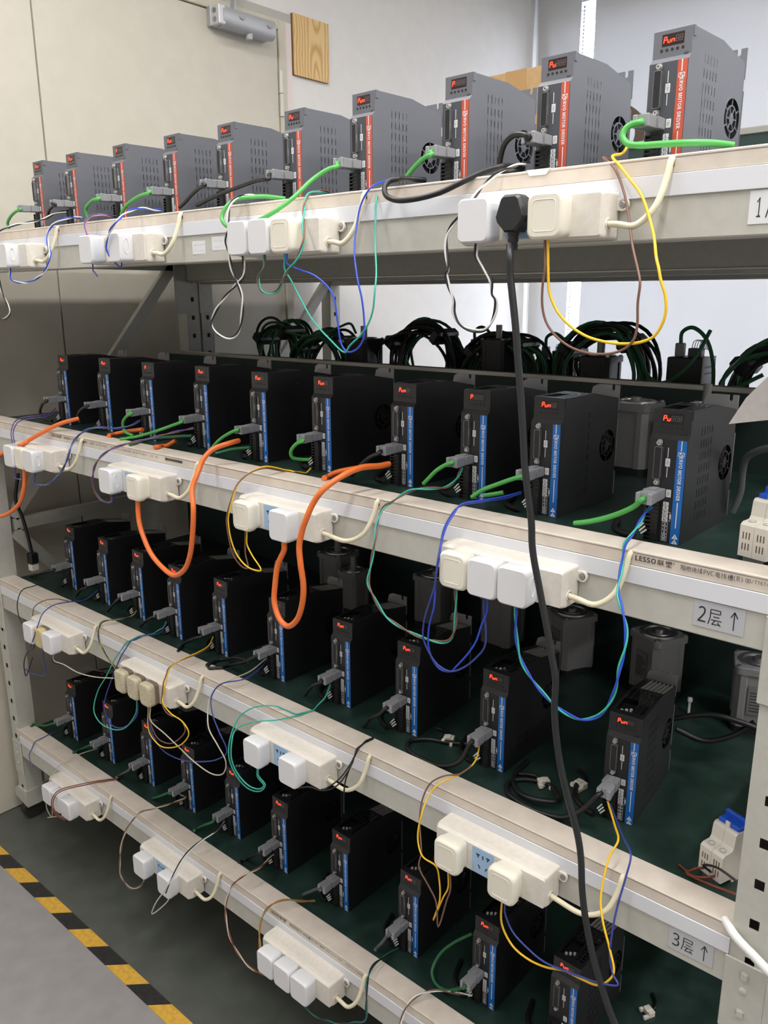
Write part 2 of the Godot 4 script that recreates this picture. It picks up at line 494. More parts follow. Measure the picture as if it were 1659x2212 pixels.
# ------------------------------------------------------------------ room
func _room() -> void:
	var wall := mottled("wall", rgb(233, 230, 225), 0.02, 0.8, 1.0, 11)
	var door := mottled("door", rgb(208, 202, 187), 0.025, 0.55, 1.2, 12)
	var frame := mottled("door_frame", rgb(206, 199, 180), 0.04, 0.55, 2.0, 13)
	var st := S()
	box(st, Vector3(-2.1, -0.1, -2.9), Vector3(4.2, 0.0, 4.2))
	var fl := struct("floor", st, mottled("floor", rgb(150, 147, 147), 0.06, 0.35, 1.2, 14))
	st = S()
	box(st, Vector3(-1.9, 0.0, -2.64), Vector3(1.5, 0.0012, 0.2165))
	obj("darker_area", st, mottled("floor_green", rgb(86, 90, 84), 0.08, 0.35, 1.2, 15), fl)  # darker grey-green slab on the rack side of the tape
	st = S(); box(st, Vector3(-2.1, 2.85, -2.9), Vector3(4.2, 2.95, 4.2)); struct("ceiling", st, flat_mat("ceiling", rgb(232, 230, 226), 0.9))
	st = S(); box(st, Vector3(4.0, 0, -2.9), Vector3(4.2, 2.85, 4.2)); struct("wall_right", st, wall)
	st = S(); box(st, Vector3(-2.1, 0, 4.0), Vector3(4.0, 2.85, 4.2)); struct("wall_front", st, wall)
	st = S(); box(st, Vector3(-2.1, 0, -2.9), Vector3(-1.91, 2.85, 4.0)); struct("wall_left", st, wall)
	# window wall
	st = S()
	box(st, Vector3(-1.91, 0, -2.85), Vector3(-1.825, 2.85, -2.66))
	box(st, Vector3(2.4, 0, -2.85), Vector3(4.0, 2.85, -2.66))
	box(st, Vector3(-1.825, 0, -2.85), Vector3(2.4, 0.7, -2.66))
	box(st, Vector3(-1.825, 2.72, -2.85), Vector3(2.4, 2.85, -2.66))
	struct("wall_back", st, wall)
	var win := Node3D.new(); win.name = "window_1"; add_child(win); win.set_meta("kind", "structure")
	win.position = Vector3(-1.855, 0.7, -2.78)
	for k in 5:
		st = S(); box(st, Vector3(k * 1.0585 - 0.02, 0, -0.02), Vector3(k * 1.0585 + 0.02, 2.02, 0.02), 0.003)
		obj("mullion", st, flat_mat("window_frame", rgb(225, 228, 232), 0.4), win)
	for y in [0.0, 1.98]:
		st = S(); box(st, Vector3(0, y, -0.02), Vector3(4.234, y + 0.04, 0.02), 0.003)
		obj("rail", st, M["window_frame"], win)
	var glass := flat_mat("glass", Color(0.9, 0.95, 1.0, 0.08), 0.0)
	glass.transparency = BaseMaterial3D.TRANSPARENCY_ALPHA
	for k in 4:
		st = S(); box(st, Vector3(k * 1.0585 + 0.02, 0.04, -0.003), Vector3(k * 1.0585 + 1.0385, 1.98, 0.003))
		obj("pane", st, glass, win)
	# roller blinds
	var cloth := flat_mat("blind_cloth", rgb(224, 224, 224), 0.9)
	cloth.backlight_enabled = true
	cloth.backlight = Color(0.5, 0.5, 0.5)
	var spans := [[-1.885, -1.674, "narrow white roller blind in the corner beside the door wall"], [-1.604, 0.62, "wide white roller blind right of the bright window gap"], [0.66, 2.5, "wide white roller blind at the far right of the window wall"]]
	for s in spans:
		var t := thing("roller_blind", s[2], "blind", Vector3(s[0], 0.72, -2.635), 0, "white roller blinds over the window")
		var w: float = s[1] - s[0]
		st = S(); box(st, Vector3(0, 0, -0.001), Vector3(w, 2.06, 0.001)); obj("fabric", st, cloth, t)
		st = S(); cyl(st, Vector3(0, 2.08, 0), Vector3(w, 2.08, 0), 0.022, 0.022, 14); obj("roller_tube", st, M["strip_white"], t)
		st = S(); box(st, Vector3(0, -0.02, -0.008), Vector3(w, 0.005, 0.008), 0.003); obj("bottom_bar", st, M["strip_white"], t)
	var ch := thing("bead_chain", "white bead chain hanging in the gap between the blinds", "blind chain", Vector3(-1.661, 0.9, -2.64))
	st = S()
	for k in 120:
		lathe(st, Vector3(0, k * 0.015, 0), Vector3.UP, [[0.0, 0.001], [0.002, 0.0035], [0.006, 0.0045], [0.010, 0.0035], [0.013, 0.001]], 6)
	obj("chain", st, flat_mat("chain", rgb(196, 198, 206), 0.4), ch)
	# far building glimpsed through the gap
	var bl := thing("orange_building", "strip of orange building wall glimpsed outside through the blind gap", "building", Vector3(-2.44, 0, -5.2))
	st = S(); box(st, Vector3(-0.05, 0, -0.4), Vector3(0.035, 1.37, 0.0)); obj("wall", st, flat_mat("orange_wall", rgb(206, 168, 120), 0.8), bl)
	# double door with frame and closer
	var d := Node3D.new(); d.name = "door_1"; add_child(d); d.position = Vector3(-1.91, 0, -1.04); d.set_meta("kind", "structure")
	st = S(); box(st, Vector3(0, 0.004, 0.002), Vector3(0.010, 2.312, 0.842), 0.001); obj("leaf", st, door, d)
	st = S(); box(st, Vector3(0, 0.004, 0.847), Vector3(0.010, 2.312, 1.69), 0.001); obj("leaf", st, door, d)
	st = S(); box(st, Vector3(0, 0, -0.033), Vector3(0.016, 2.345, -0.001), 0.002); obj("frame_jamb", st, frame, d)
	st = S(); box(st, Vector3(0, 2.315, -0.001), Vector3(0.016, 2.345, 1.72), 0.002); obj("frame_head", st, frame, d)
	st = S(); box(st, Vector3(-0.001, 0, -0.066), Vector3(0.006, 2.3455, -0.034)); obj("plaster_edge", st, flat_mat("plaster", rgb(232, 219, 214), 0.9), d)
	st = S(); box(st, Vector3(-0.001, 2.346, -0.066), Vector3(0.006, 2.372, 1.72)); obj("plaster_edge", st, flat_mat("plaster_grey", rgb(186, 184, 176), 0.9), d)
	for hy in [0.25, 1.2, 2.053]:
		st = S()
		cyl(st, Vector3(0.014, hy, -0.006), Vector3(0.014, hy + 0.069, -0.006), 0.0085, 0.0085, 12)
		cyl(st, Vector3(0.014, hy + 0.071, -0.006), Vector3(0.014, hy + 0.14, -0.006), 0.0085, 0.0085, 12)
		obj("hinge", st, flat_mat("hinge", rgb(196, 194, 184), 0.4, 0.3), d)
	var cm := flat_mat("closer", rgb(176, 178, 182), 0.4, 0.3)
	st = S()
	box(st, Vector3(0.010, 2.262, 0.06), Vector3(0.030, 2.318, 0.285), 0.002)
	loft(st, [[0.062, rrect(0.025, 0.029, 0.022, 6)], [0.27, rrect(0.025, 0.029, 0.022, 6)]], Vector3(0.05, 2.288, 0), Vector3.RIGHT, Vector3.UP, Vector3.BACK)
	var cl := obj("closer", st, cm, d)
	st = S(); cyl(st, Vector3(0.05, 2.262, 0.155), Vector3(0.05, 2.246, 0.155), 0.013, 0.011, 16); obj("valve_cap", st, cm, cl)
	st = S(); box(st, Vector3(0.030, 2.262, 0.262), Vector3(0.072, 2.314, 0.286), 0.002)
	obj("end_block", st, flat_mat("closer_end", rgb(206, 207, 210), 0.4, 0.2), cl)
	for y in [2.276, 2.3]:
		st = S(); lathe(st, Vector3(0.05, y, 0.286), Vector3.BACK, [[0.0, 0.008], [0.0015, 0.008], [0.0015, 0.005], [0.0005, 0.0045]], 14); obj("screw", st, M["steel"], cl)
	for z in [0.09, 0.2]:
		st = S(); lathe(st, Vector3(0.0735, 2.297, z), Vector3(0.9, 0.43, 0).normalized(), [[0.0, 0.012], [0.0012, 0.012], [0.0012, 0.010], [0.0006, 0.010]], 18); obj("emblem_ring", st, cm, cl)
	st = S(); bar(st, Vector3(0.05, 2.31, 0.215), Vector3(0.05, 2.44, 0.20), 0.02, 0.006, Vector3.BACK); obj("arm", st, cm, cl)
	st = S(); bar(st, Vector3(0.03, 2.40, 0.27), Vector3(0.03, 2.375, 0.62), 0.03, 0.02, Vector3.RIGHT); obj("arm_track", st, M["steel"], cl)
	# small wood panel on the wall
	var wb := thing("wood_panel", "small square of wood-grain board mounted on the white wall by the door", "board", Vector3(-1.91, 2.193, -1.278))
	st = S(); box(st, Vector3(0.0, 0.0, 0.0), Vector3(0.011, 0.187, 0.168), 0.0008)
	obj("core", st, flat_mat("board_core", rgb(150, 112, 82), 0.7), wb)
	var wm := flat_mat("wood_face", Color.WHITE, 0.45)
	wm.albedo_texture = _wood()
	var pm := PlaneMesh.new(); pm.size = Vector2(0.168, 0.187); pm.orientation = PlaneMesh.FACE_X
	var pf := inst("veneer", pm, wm, wb); pf.position = Vector3(0.0113, 0.0935, 0.084)
	# hazard tape on the floor
	var tape := thing("floor_tape", "black and yellow hazard tape stuck along the floor beside the rack", "tape", Vector3(0, 0.0, 0.0))
	var yel := mottled("tape_yellow", rgb(222, 172, 62), 0.12, 0.5, 6.0, 16)
	var blk := mottled("tape_black", rgb(36, 35, 35), 0.15, 0.5, 6.0, 17)
	for k in range(-3, 26):
		var x0 := -1.62 + k * 0.0833
		st = S()
		prism(st, PackedVector2Array([Vector2(x0, -0.216), Vector2(x0 + 0.0833, -0.216), Vector2(x0 + 0.0463, -0.252), Vector2(x0 - 0.037, -0.252)]), Vector3(0, 0.0004, 0), Vector3.RIGHT, Vector3.FORWARD, Vector3(0, 0.0012, 0))
		obj("yellow_stripe" if posmod(k, 2) == 0 else "black_stripe", st, yel if posmod(k, 2) == 0 else blk, tape)

func _wood() -> ImageTexture:
	var img := Image.create(256, 256, false, Image.FORMAT_RGB8)
	var n := FastNoiseLite.new(); n.seed = 5; n.frequency = 0.012
	var f := FastNoiseLite.new(); f.seed = 9; f.frequency = 0.08
	for y in 256:
		for x in 256:
			var u := (x - 165) / 256.0 + n.get_noise_2d(x * 0.6, y * 0.35) * 0.05
			var v := y / 256.0
			var ringv := sqrt(u * u + 0.0008) * 13.0 + (1.0 - v) * 3.4 * exp(-u * u * 60.0)
			var g := pow(0.5 + 0.5 * sin(ringv * TAU), 2.0)
			var fine := 0.5 + 0.5 * f.get_noise_2d(x * 4.0, y * 0.12)
			var c := rgb(232, 202, 144).lerp(rgb(196, 146, 78), g * 0.8).lerp(rgb(206, 162, 98), fine * 0.3)
			img.set_pixel(x, y, c)
	img.generate_mipmaps()
	return ImageTexture.create_from_image(img)

# ------------------------------------------------------------------ racks
func _post(parent: Node, x0: float, x1: float, z0: float, z1: float, h: float, m: Material, slot_x: float, on_side := false) -> void:
	# square tube with keyhole slots on one face
	var st := S()
	var slots := []
	var y := 0.1
	while y < h - 0.05:
		slots.append(y); y += 0.0542
	var us := []; var vs := [0.05, h]
	var c := slot_x
	var lo := z0 if on_side else x0
	var hi := z1 if on_side else x1
	us = [lo, hi, c - 0.0055, c + 0.0055]
	for s in slots:
		vs.append(s); vs.append(s + 0.0125)
	var hole := func(u: float, v: float) -> bool:
		if absf(u - c) > 0.0055: return false
		for s in slots:
			if v > s and v < s + 0.0125: return true
		return false
	if on_side:
		grid(st, us, vs, hole, func(u: float, v: float) -> Vector3: return Vector3(x1, v, hi + lo - u))
		quad(st, Vector3(x0, 0.05, z1), Vector3(x1, 0.05, z1), Vector3(x1, h, z1), Vector3(x0, h, z1))
	else:
		grid(st, us, vs, hole, func(u: float, v: float) -> Vector3: return Vector3(u, v, z1))
		quad(st, Vector3(x1, 0.05, z1), Vector3(x1, 0.05, z0), Vector3(x1, h, z0), Vector3(x1, h, z1))
	quad(st, Vector3(x1, 0.05, z0), Vector3(x0, 0.05, z0), Vector3(x0, h, z0), Vector3(x1, h, z0))
	quad(st, Vector3(x0, 0.05, z0), Vector3(x0, 0.05, z1), Vector3(x0, h, z1), Vector3(x0, h, z0))
	quad(st, Vector3(x0, h, z1), Vector3(x1, h, z1), Vector3(x1, h, z0), Vector3(x0, h, z0))
	obj("post", st, m, parent)
	st = S()
	prism(st, PackedVector2Array([Vector2(x0 - 0.022, 0.062), Vector2(x1 + 0.004, 0.050), Vector2(x1 + 0.004, 0.100), Vector2(x0 - 0.004, 0.100), Vector2(x0 - 0.022, 0.085)]), Vector3(0, 0, z0 - 0.004), Vector3.RIGHT, Vector3.UP, Vector3(0, 0, z1 - z0 + 0.008))
	obj("foot_bracket", st, m, parent)
	st = S(); cyl(st, Vector3((x0 + x1) / 2 - 0.012, 0.032, (z0 + z1) / 2), Vector3((x0 + x1) / 2 + 0.012, 0.032, (z0 + z1) / 2), 0.0315, 0.0315, 20); obj("caster_wheel", st, flat_mat("rubber", rgb(44, 42, 40), 0.7), parent)

func _rack_front() -> void:
	var m: Material = M["beam"]
	var dk: Material = M["beam"]
	var r := thing("steel_rack", "long cream steel rack with four shelves carrying the servo drivers", "rack", Vector3.ZERO)
	_post(r, 0.111, 0.156, 0.06, 0.1078, 1.62, m, 0.1345)
	_post(r, -1.848, -1.803, 0.06, 0.1078, 1.62, m, -1.8255)
	_post(r, -1.848, -1.803, -0.592, -0.546, 1.62, dk, -0.569, true)
	_post(r, 0.111, 0.156, -0.592, -0.546, 1.62, dk, -0.569, true)
	var st := S()
	for i in 4:
		var y: float = BASE[i]
		st = S(); box(st, Vector3(-1.803, y - 0.075, 0.064), Vector3(0.111, y - 0.0095, 0.1074), 0.0015); obj("beam", st, m, r)
		st = S(); box(st, Vector3(-1.803, y - 0.088, -0.592), Vector3(0.111, y - 0.0095, -0.552), 0.0015); obj("beam", st, dk, r)
		st = S(); box(st, Vector3(-1.80, y - 0.0895, -0.556), Vector3(0.11, y - 0.0845, -0.549), 0.0008); obj("edge_trim", st, M["aluminium"], r)
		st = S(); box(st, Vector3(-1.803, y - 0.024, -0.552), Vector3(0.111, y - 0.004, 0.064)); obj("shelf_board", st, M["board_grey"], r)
		st = S(); box(st, Vector3(-1.80, y - 0.0038, -0.55), Vector3(0.11, y, 0.0655)); obj("shelf_mat", st, M["mat"], r)
		for e in [[0.1078, 0.1555], [-1.8475, -1.7998]]: # beam end brackets with pressed studs
			st = S()
			box(st, Vector3(e[0], y - 0.135, 0.1079), Vector3(e[1], y - 0.032, 0.1112), 0.001)
			var br := obj("beam_bracket", st, m, r)
			for k in [[-0.050, true], [-0.0705, false], [-0.1035, true]]:
				st = S()
				var cx: float = (e[0] + e[1]) / 2
				if k[1]: box(st, Vector3(cx - 0.005, y + k[0] - 0.006, 0.111), Vector3(cx + 0.005, y + k[0] + 0.006, 0.1135), 0.002)
				else: lathe(st, Vector3(cx, y + k[0], 0.111), Vector3.BACK, [[0.0, 0.005], [0.0015, 0.0045], [0.0025, 0.002]], 12)
				obj("stud", st, m, br)
		# back upstand panel with aluminium top edge
		var ph: float = [0.125, 0.147, 0.30, 0.30][i]
		var pz: float = [-0.45, -0.47, -0.5, -0.5][i]
		st = S(); box(st, Vector3(-1.80, y, pz - 0.008), Vector3(0.11, y + ph, pz)); obj("back_panel", st, M["panel_green"], r)
		st = S(); box(st, Vector3(-1.80, y + ph - 0.011, pz - 0.010), Vector3(0.11, y + ph, pz + 0.002), 0.0015); obj("panel_edge", st, M["aluminium"], r)
		# side cross bars
	for x in [-1.815, 0.12]:
		for seg in [[0.88, 0.05, 0.88, -0.55], [0.12, 0.05, 0.12, -0.55], [1.56, 0.05, 1.56, -0.55], [0.90, 0.05, 1.58, -0.53], [0.86, 0.05, 0.16, -0.53]]:
			st = S(); bar(st, Vector3(x, seg[0], seg[1]), Vector3(x, seg[2], seg[3]), 0.032, 0.018, Vector3.RIGHT); obj("brace", st, dk, r)
	for x in [-1.815, 0.12]: # corner plates on the back posts
		st = S(); box(st, Vector3(x + 0.012, 1.42, -0.632), Vector3(x + 0.016, 1.56, -0.593), 0.001); box(st, Vector3(x + 0.012, 1.42, -0.545), Vector3(x + 0.016, 1.56, -0.506), 0.001)
		obj("corner_plate", st, dk, r)

func _rack_rear() -> void:
	var dk: Material = M["beam"]
	var r := thing("steel_rack", "second steel rack standing back to back behind the driver rack", "rack", Vector3.ZERO)
	_post(r, -1.848, -1.803, -0.645, -0.600, 1.62, dk, -0.622, true)
	_post(r, -1.848, -1.803, -1.213, -1.165, 1.62, dk, -1.19, true)
	_post(r, 0.111, 0.156, -0.645, -0.600, 1.62, dk, -0.622, true)
	_post(r, 0.111, 0.156, -1.213, -1.165, 1.62, dk, -1.19, true)
	var st := S()
	for i in 4:
		var y: float = BASE[i]
		for z in [-0.64, -1.21]:
			st = S(); box(st, Vector3(-1.803, y - 0.095, z), Vector3(0.111, y - 0.01, z + 0.042), 0.0015); obj("beam", st, dk, r)
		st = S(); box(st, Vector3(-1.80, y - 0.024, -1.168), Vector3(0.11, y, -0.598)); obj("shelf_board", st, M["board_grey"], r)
	for x in [-1.815, 0.12]:
		for seg in [[0.88, -0.64, 0.88, -1.17], [0.93, -0.64, 1.53, -1.17], [0.86, -0.64, 0.16, -1.17]]:
			st = S(); bar(st, Vector3(x, seg[0], seg[1]), Vector3(x, seg[2], seg[3]), 0.032, 0.018, Vector3.RIGHT); obj("brace", st, dk, r)

# ------------------------------------------------------------------ cable ducts on the beams
func _duct_print(parent: Node, x: float, y: float, scale: float, part: int) -> void:
	var z := 0.1093
	var ink: Material = M["print_ink"]
	var h := 0.0062 * scale
	if part == 0:
		words(parent, "print", "LESSO", Vector3(x + 0.0125 * scale, y, z), 0.025 * scale, h, ink, sans_bold)
		var st := S()
		strokes(st, "lian", Vector3(x + 0.027 * scale, y - h * 0.55, z), 0.0075 * scale, h * 1.1, 0.0007)
		strokes(st, "su", Vector3(x + 0.0365 * scale, y - h * 0.55, z), 0.0075 * scale, h * 1.1, 0.0007)
		lathe(st, Vector3(x + 0.0462 * scale, y + h * 0.35, z), Vector3.BACK, [[0.0, 0.0012], [0.0001, 0.0012], [0.0001, 0.0008], [0.0, 0.0008]], 10, false)
		obj("print", st, ink, parent)
	var x2 := x + 0.0545 * scale
	var st2 := S()
	var keys := ["zu", "ran", "jue", "yuan"]
	for i in 4: strokes(st2, keys[i], Vector3(x2 + i * 0.0063 * scale, y - h * 0.5, z), 0.0055 * scale, h, 0.00045)
	var keys2 := ["dian", "xian", "cao"]
	for i in 3: strokes(st2, keys2[i], Vector3(x2 + (0.0385 + i * 0.0068) * scale, y - h * 0.5, z), 0.0058 * scale, h, 0.00045)
	obj("print", st2, ink, parent)
	words(parent, "print", "PVC", Vector3(x2 + 0.0315 * scale, y, z), 0.011 * scale, h * 0.85, ink, mono)
	words(parent, "print", "(B)", Vector3(x2 + 0.0635 * scale, y, z), 0.0095 * scale, h, ink, mono)
	words(parent, "print", "QB/T1614-", Vector3(x2 + 0.0845 * scale, y, z), 0.027 * scale, h * 0.9, ink, mono)

func _ducts() -> void:
	var where := ["top shelf beam", "second shelf beam", "third shelf beam", "bottom shelf beam"]
	var holes := [[-1.31, -0.892, -0.469, -0.037], [-1.295, -0.89, -0.449, -0.0505], [-1.316, -0.918, -0.470, -0.028], [-1.323, -0.900, -0.486]]
	for i in 4:
		var y: float = BASE[i]
		var t := thing("wire_duct", "ivory plastic wire duct with white strip along the %s" % where[i], "cable duct", Vector3(0, y, 0), 0, "ivory wire ducts on the shelf beams")
		var x1: float = 0.1105 if i != 1 else 0.1105
		var st := S()
		var us := [-1.82, x1]; var vs := [-0.0086, -0.0025, 0.0060]
		for hx in holes[i]: us.append(hx - 0.0024); us.append(hx + 0.0024)
		var hl: Array = holes[i]
		var cut := func(u: float, v: float) -> bool:
			for hx in hl:
				if absf(u - hx) < 0.0024 and v > -0.0025: return true
			return false
		grid(st, us, vs, cut, func(u: float, v: float) -> Vector3: return Vector3(u, v, 0.1080)) # hollow channel, cable cut-outs in its front wall
		quad(st, Vector3(x1, -0.0086, 0.0662), Vector3(-1.82, -0.0086, 0.0662), Vector3(-1.82, 0.006, 0.0662), Vector3(x1, 0.006, 0.0662))
		quad(st, Vector3(-1.82, -0.0086, 0.0662), Vector3(x1, -0.0086, 0.0662), Vector3(x1, -0.0086, 0.108), Vector3(-1.82, -0.0086, 0.108))
		quad(st, Vector3(x1, -0.0086, 0.108), Vector3(x1, -0.0086, 0.0662), Vector3(x1, 0.006, 0.0662), Vector3(x1, 0.006, 0.108))
		quad(st, Vector3(-1.82, -0.0086, 0.0662), Vector3(-1.82, -0.0086, 0.108), Vector3(-1.82, 0.006, 0.108), Vector3(-1.82, 0.006, 0.0662))
		obj("channel", st, M["duct"], t)
		st = S(); box(st, Vector3(-1.82, 0.0061, 0.0658), Vector3(x1, 0.0096, 0.1086), 0.0010); obj("lid", st, M["duct"], t)
		st = S(); box(st, Vector3(-1.80, -0.0312, 0.1075), Vector3(x1, -0.0092, 0.1098), 0.0005); obj("lower_strip", st, M["strip_white"], t)
		if i == 1:
			_duct_print(t, -0.0435, 0.0012, 1.0, 0)
			_duct_print(t, -1.43, 0.0012, 1.0, 0)
			words(t, "print", "GB/T 2000.10-75.7031   FT28-15.C1500500", Vector3(-1.20, 0.0012, 0.1093), 0.18, 0.0042, M["print_ink"], mono)
			words(t, "print", "000 00 00 0 0001 0    2 N    80", Vector3(-1.06, 0.0012, 0.1093), 0.085, 0.0042, M["print_ink"], mono)
			st = S()
			var rng := RandomNumberGenerator.new(); rng.seed = 4
			var bx := -0.992
			while bx < -0.938:
				var bw := rng.randf_range(0.0006, 0.0018)
				box(st, Vector3(bx, -0.0012, 0.1088), Vector3(bx + bw, 0.0036, 0.1092))
				bx += bw + rng.randf_range(0.0006, 0.0014)
			obj("barcode", st, M["print_ink"], t)
		if i == 3:
			_duct_print(t, -0.74, 0.0012, 1.0, 0)
			words(t, "print", "GB/T 2000.10-75.7031   FT28-15.C1500500", Vector3(-0.545, 0.0012, 0.1093), 0.11, 0.0042, M["print_ink"], mono)
	# shelf number stickers
	var silver := flat_mat("label_silver", rgb(186, 187, 192), 0.45)
	for s in [[0, 0.0455, "1", "white paper label with a number on the top shelf beam", true], [1, 0.0300, "2", "silver shelf label with number two and an up arrow", false], [2, 0.0380, "3", "silver shelf label with number three and an up arrow", false]]:
		var y: float = BASE[s[0]]
		var t := thing("shelf_label", s[3], "label", Vector3(s[1], y - 0.064, 0.1076), 0, "shelf number labels")
		var st := S(); box(st, Vector3(0, 0, 0), Vector3(0.056, 0.0315, 0.0006)); obj("sticker", st, M["print_white"] if s[4] else silver, t)
		words(t, "number", s[2], Vector3(0.0095, 0.0155, 0.0008), 0.0042 if s[4] else 0.0088, 0.0185, M["print_dark"], serif if s[4] else sans)
		st = S()
		strokes(st, "ceng", Vector3(0.0165, 0.0055, 0.0008), 0.0155, 0.0195, 0.0011)
		strokes(st, "up", Vector3(0.0385, 0.0045, 0.0008), 0.0125, 0.0215, 0.0012)
		obj("lettering", st, M["print_dark"], t)
	for s in [[-0.868, 0.043, -0.062, "first"], [-0.814, 0.036, -0.0575, "second"]]:
		var t := thing("paper_sticker", "%s small white handwritten sticker from the left on the top shelf beam" % s[3], "label", Vector3(s[0], BASE[0] + s[2], 0.1076), 0.02, "handwritten stickers on the top beam")
		var st := S(); box(st, Vector3(0, 0, 0), Vector3(s[1], 0.0215, 0.0005)); obj("paper", st, M["print_white"], t)
		st = S()
		var rng := RandomNumberGenerator.new(); rng.seed = int(s[1] * 10000)
		for row in 2:
			var x := 0.005
			while x < s[1] - 0.008:
				var y0: float = 0.013 - row * 0.009
				bar(st, Vector3(x, y0 + rng.randf_range(0, 0.004), 0.0007), Vector3(x + rng.randf_range(0.001, 0.004), y0 + rng.randf_range(0, 0.004), 0.0007), 0.0003, 0.0001, Vector3.BACK)
				x += 0.003
		obj("handwriting", st, flat_mat("pencil", rgb(176, 174, 176), 0.7), t)

# ------------------------------------------------------------------ servo drivers
func _prof(u: float) -> float: return 0.165 if u <= 0.09 else lerpf(0.165, 0.152, (u - 0.09) / 0.073)

func _driver_proto(grey: bool) -> Node3D:
	var r := Node3D.new()
	var body: Material = M["body_grey"] if grey else M["body_black"]
	var facem: Material = M["face_grey"] if grey else M["face_black"]
	var st := S()
	# right side cover with vent slots and round fan opening
	var us := [0.008, 0.09, 0.111, 0.160, 0.163]
	var vs := [0.0, 0.0595, 0.1085, 0.1435, 1.0]
	for i in 5: us.append(0.043 + 0.0085 * i - 0.00065); us.append(0.043 + 0.0085 * i + 0.00065)
	for j in 8: vs.append(0.1418 - 0.0157 * j - 0.0098); vs.append(0.1418 - 0.0157 * j)
	var hole := func(u: float, v: float) -> bool:
		if u > 0.111 and u < 0.160 and v > 0.0595 and v < 0.1085: return true
		for i in 5:
			if absf(u - 0.043 - 0.0085 * i) < 0.00065:
				for j in 8:
					if v < 0.1418 - 0.0157 * j and v > 0.1418 - 0.0157 * j - 0.0098: return true
		return false
	grid(st, us, vs, hole, func(u: float, v: float) -> Vector3: return Vector3(W, minf(v, _prof(u)), -u))
	var e := func(x: float, u: float, v: float) -> Vector3: return Vector3(x, v, -u)
	var rim := [[0.008, 0.165], [0.006, 0.165], [0.006, 0.136], [0.0, 0.13], [0.0, 0.0]]
	for k in 4: tri(st, e.call(W, 0.008, 0.0), e.call(W, rim[k][0], rim[k][1]), e.call(W, rim[k + 1][0], rim[k + 1][1]))
	var fc := Vector2(0.1355, 0.0840)
	for k in 32:
		var p := []
		for q in 2:
			var t := TAU * (k + q) / 32.0
			var dv := Vector2(cos(t), sin(t))
			p.append(fc + dv * 0.0236); p.append(fc + dv * (0.0245 / maxf(absf(dv.x), absf(dv.y))))
		quad(st, e.call(W, p[0].x, p[0].y), e.call(W, p[1].x, p[1].y), e.call(W, p[3].x, p[3].y), e.call(W, p[2].x, p[2].y))
	# left side, bottom, back, cap front
	var left := [[0.0, 0.0], [0.0, 0.13], [0.006, 0.136], [0.006, 0.165], [0.09, 0.165], [0.163, 0.152], [0.163, 0.0]]
	for k in range(1, 6): tri(st, e.call(0.0, 0.163, 0.0), e.call(0.0, left[k][0], left[k][1]), e.call(0.0, left[k - 1][0], left[k - 1][1]))
	quad(st, Vector3(0, 0, 0), Vector3(0, 0, -0.163), Vector3(W, 0, -0.163), Vector3(W, 0, 0))
	quad(st, Vector3(W, 0, -0.163), Vector3(0, 0, -0.163), Vector3(0, 0.152, -0.163), Vector3(W, 0.152, -0.163))
	quad(st, Vector3(0, 0.136, -0.006), Vector3(W, 0.136, -0.006), Vector3(W, 0.165, -0.006), Vector3(0, 0.165, -0.006))
	quad(st, Vector3(0, 0.13, 0), Vector3(W, 0.13, 0), Vector3(W, 0.136, -0.006), Vector3(0, 0.136, -0.006))
	# corner clip of the cap
	box(st, Vector3(W - 0.001, 0.154, -0.013), Vector3(W + 0.0008, 0.1655, -0.0075), 0.0004)
	obj("housing", st, body, r)
	# perforated top
	st = S()
	var xs := [0.0, W, 0.004, 0.0265, 0.010, 0.0466]
	var zs := [0.006, 0.018, 0.058, 0.09, 0.104, 0.161, 0.163]
	for i in 5: xs.append(0.0045 + 0.0082 * i); xs.append(0.0045 + 0.0082 * i + 0.0058)
	for j in 12: zs.append(0.0205 + 0.0066 * j); zs.append(0.0205 + 0.0066 * j + 0.0034)
	var top_hole := func(x: float, u: float) -> bool:
		if u > 0.104: return u < 0.161 and x > 0.010 and x < 0.0466
		if x > 0.004 and x < 0.0265 and u > 0.018 and u < 0.058: return true
		if u < 0.056 and x < 0.0285: return false
		for j in 12:
			if u > 0.0205 + 0.0066 * j and u < 0.0205 + 0.0066 * j + 0.0034:
				for i in 5:
					if x > 0.0045 + 0.0082 * i and x < 0.0045 + 0.0082 * i + 0.0058: return true
		return false
	grid(st, xs, zs, top_hole, func(x: float, u: float) -> Vector3: return Vector3(x, _prof(u), -u))
	obj("top_grille", st, body, r)
	st = S(); box(st, Vector3(0.003, 0.152, -0.059), Vector3(0.0275, 0.156, -0.017)); 
	obj("switch_recess", st, body, r)
	for k in 3:
		st = S(); box(st, Vector3(0.008 + 0.0055 * k, 0.156, -0.03 - 0.004 * k), Vector3(0.0115 + 0.0055 * k, 0.1605, -0.026 - 0.004 * k), 0.0004); obj("switch", st, M["print_white"], r)
	# heat sink behind the slope
	st = S()
	box(st, Vector3(0.0102, 0.136, -0.161), Vector3(0.0464, 0.143, -0.104))
	for k in 6:
		var x := 0.0108 + 0.0061 * k
		prism(st, PackedVector2Array([Vector2(0.105, 0.142), Vector2(0.161, 0.142), Vector2(0.161, 0.1522), Vector2(0.105, 0.1622)]), Vector3(x, 0, 0), Vector3.FORWARD, Vector3.UP, Vector3(0.0032, 0, 0))
	obj("heat_sink", st, M["zinc"], r)
	# mounting flange with open slot
	st = S()
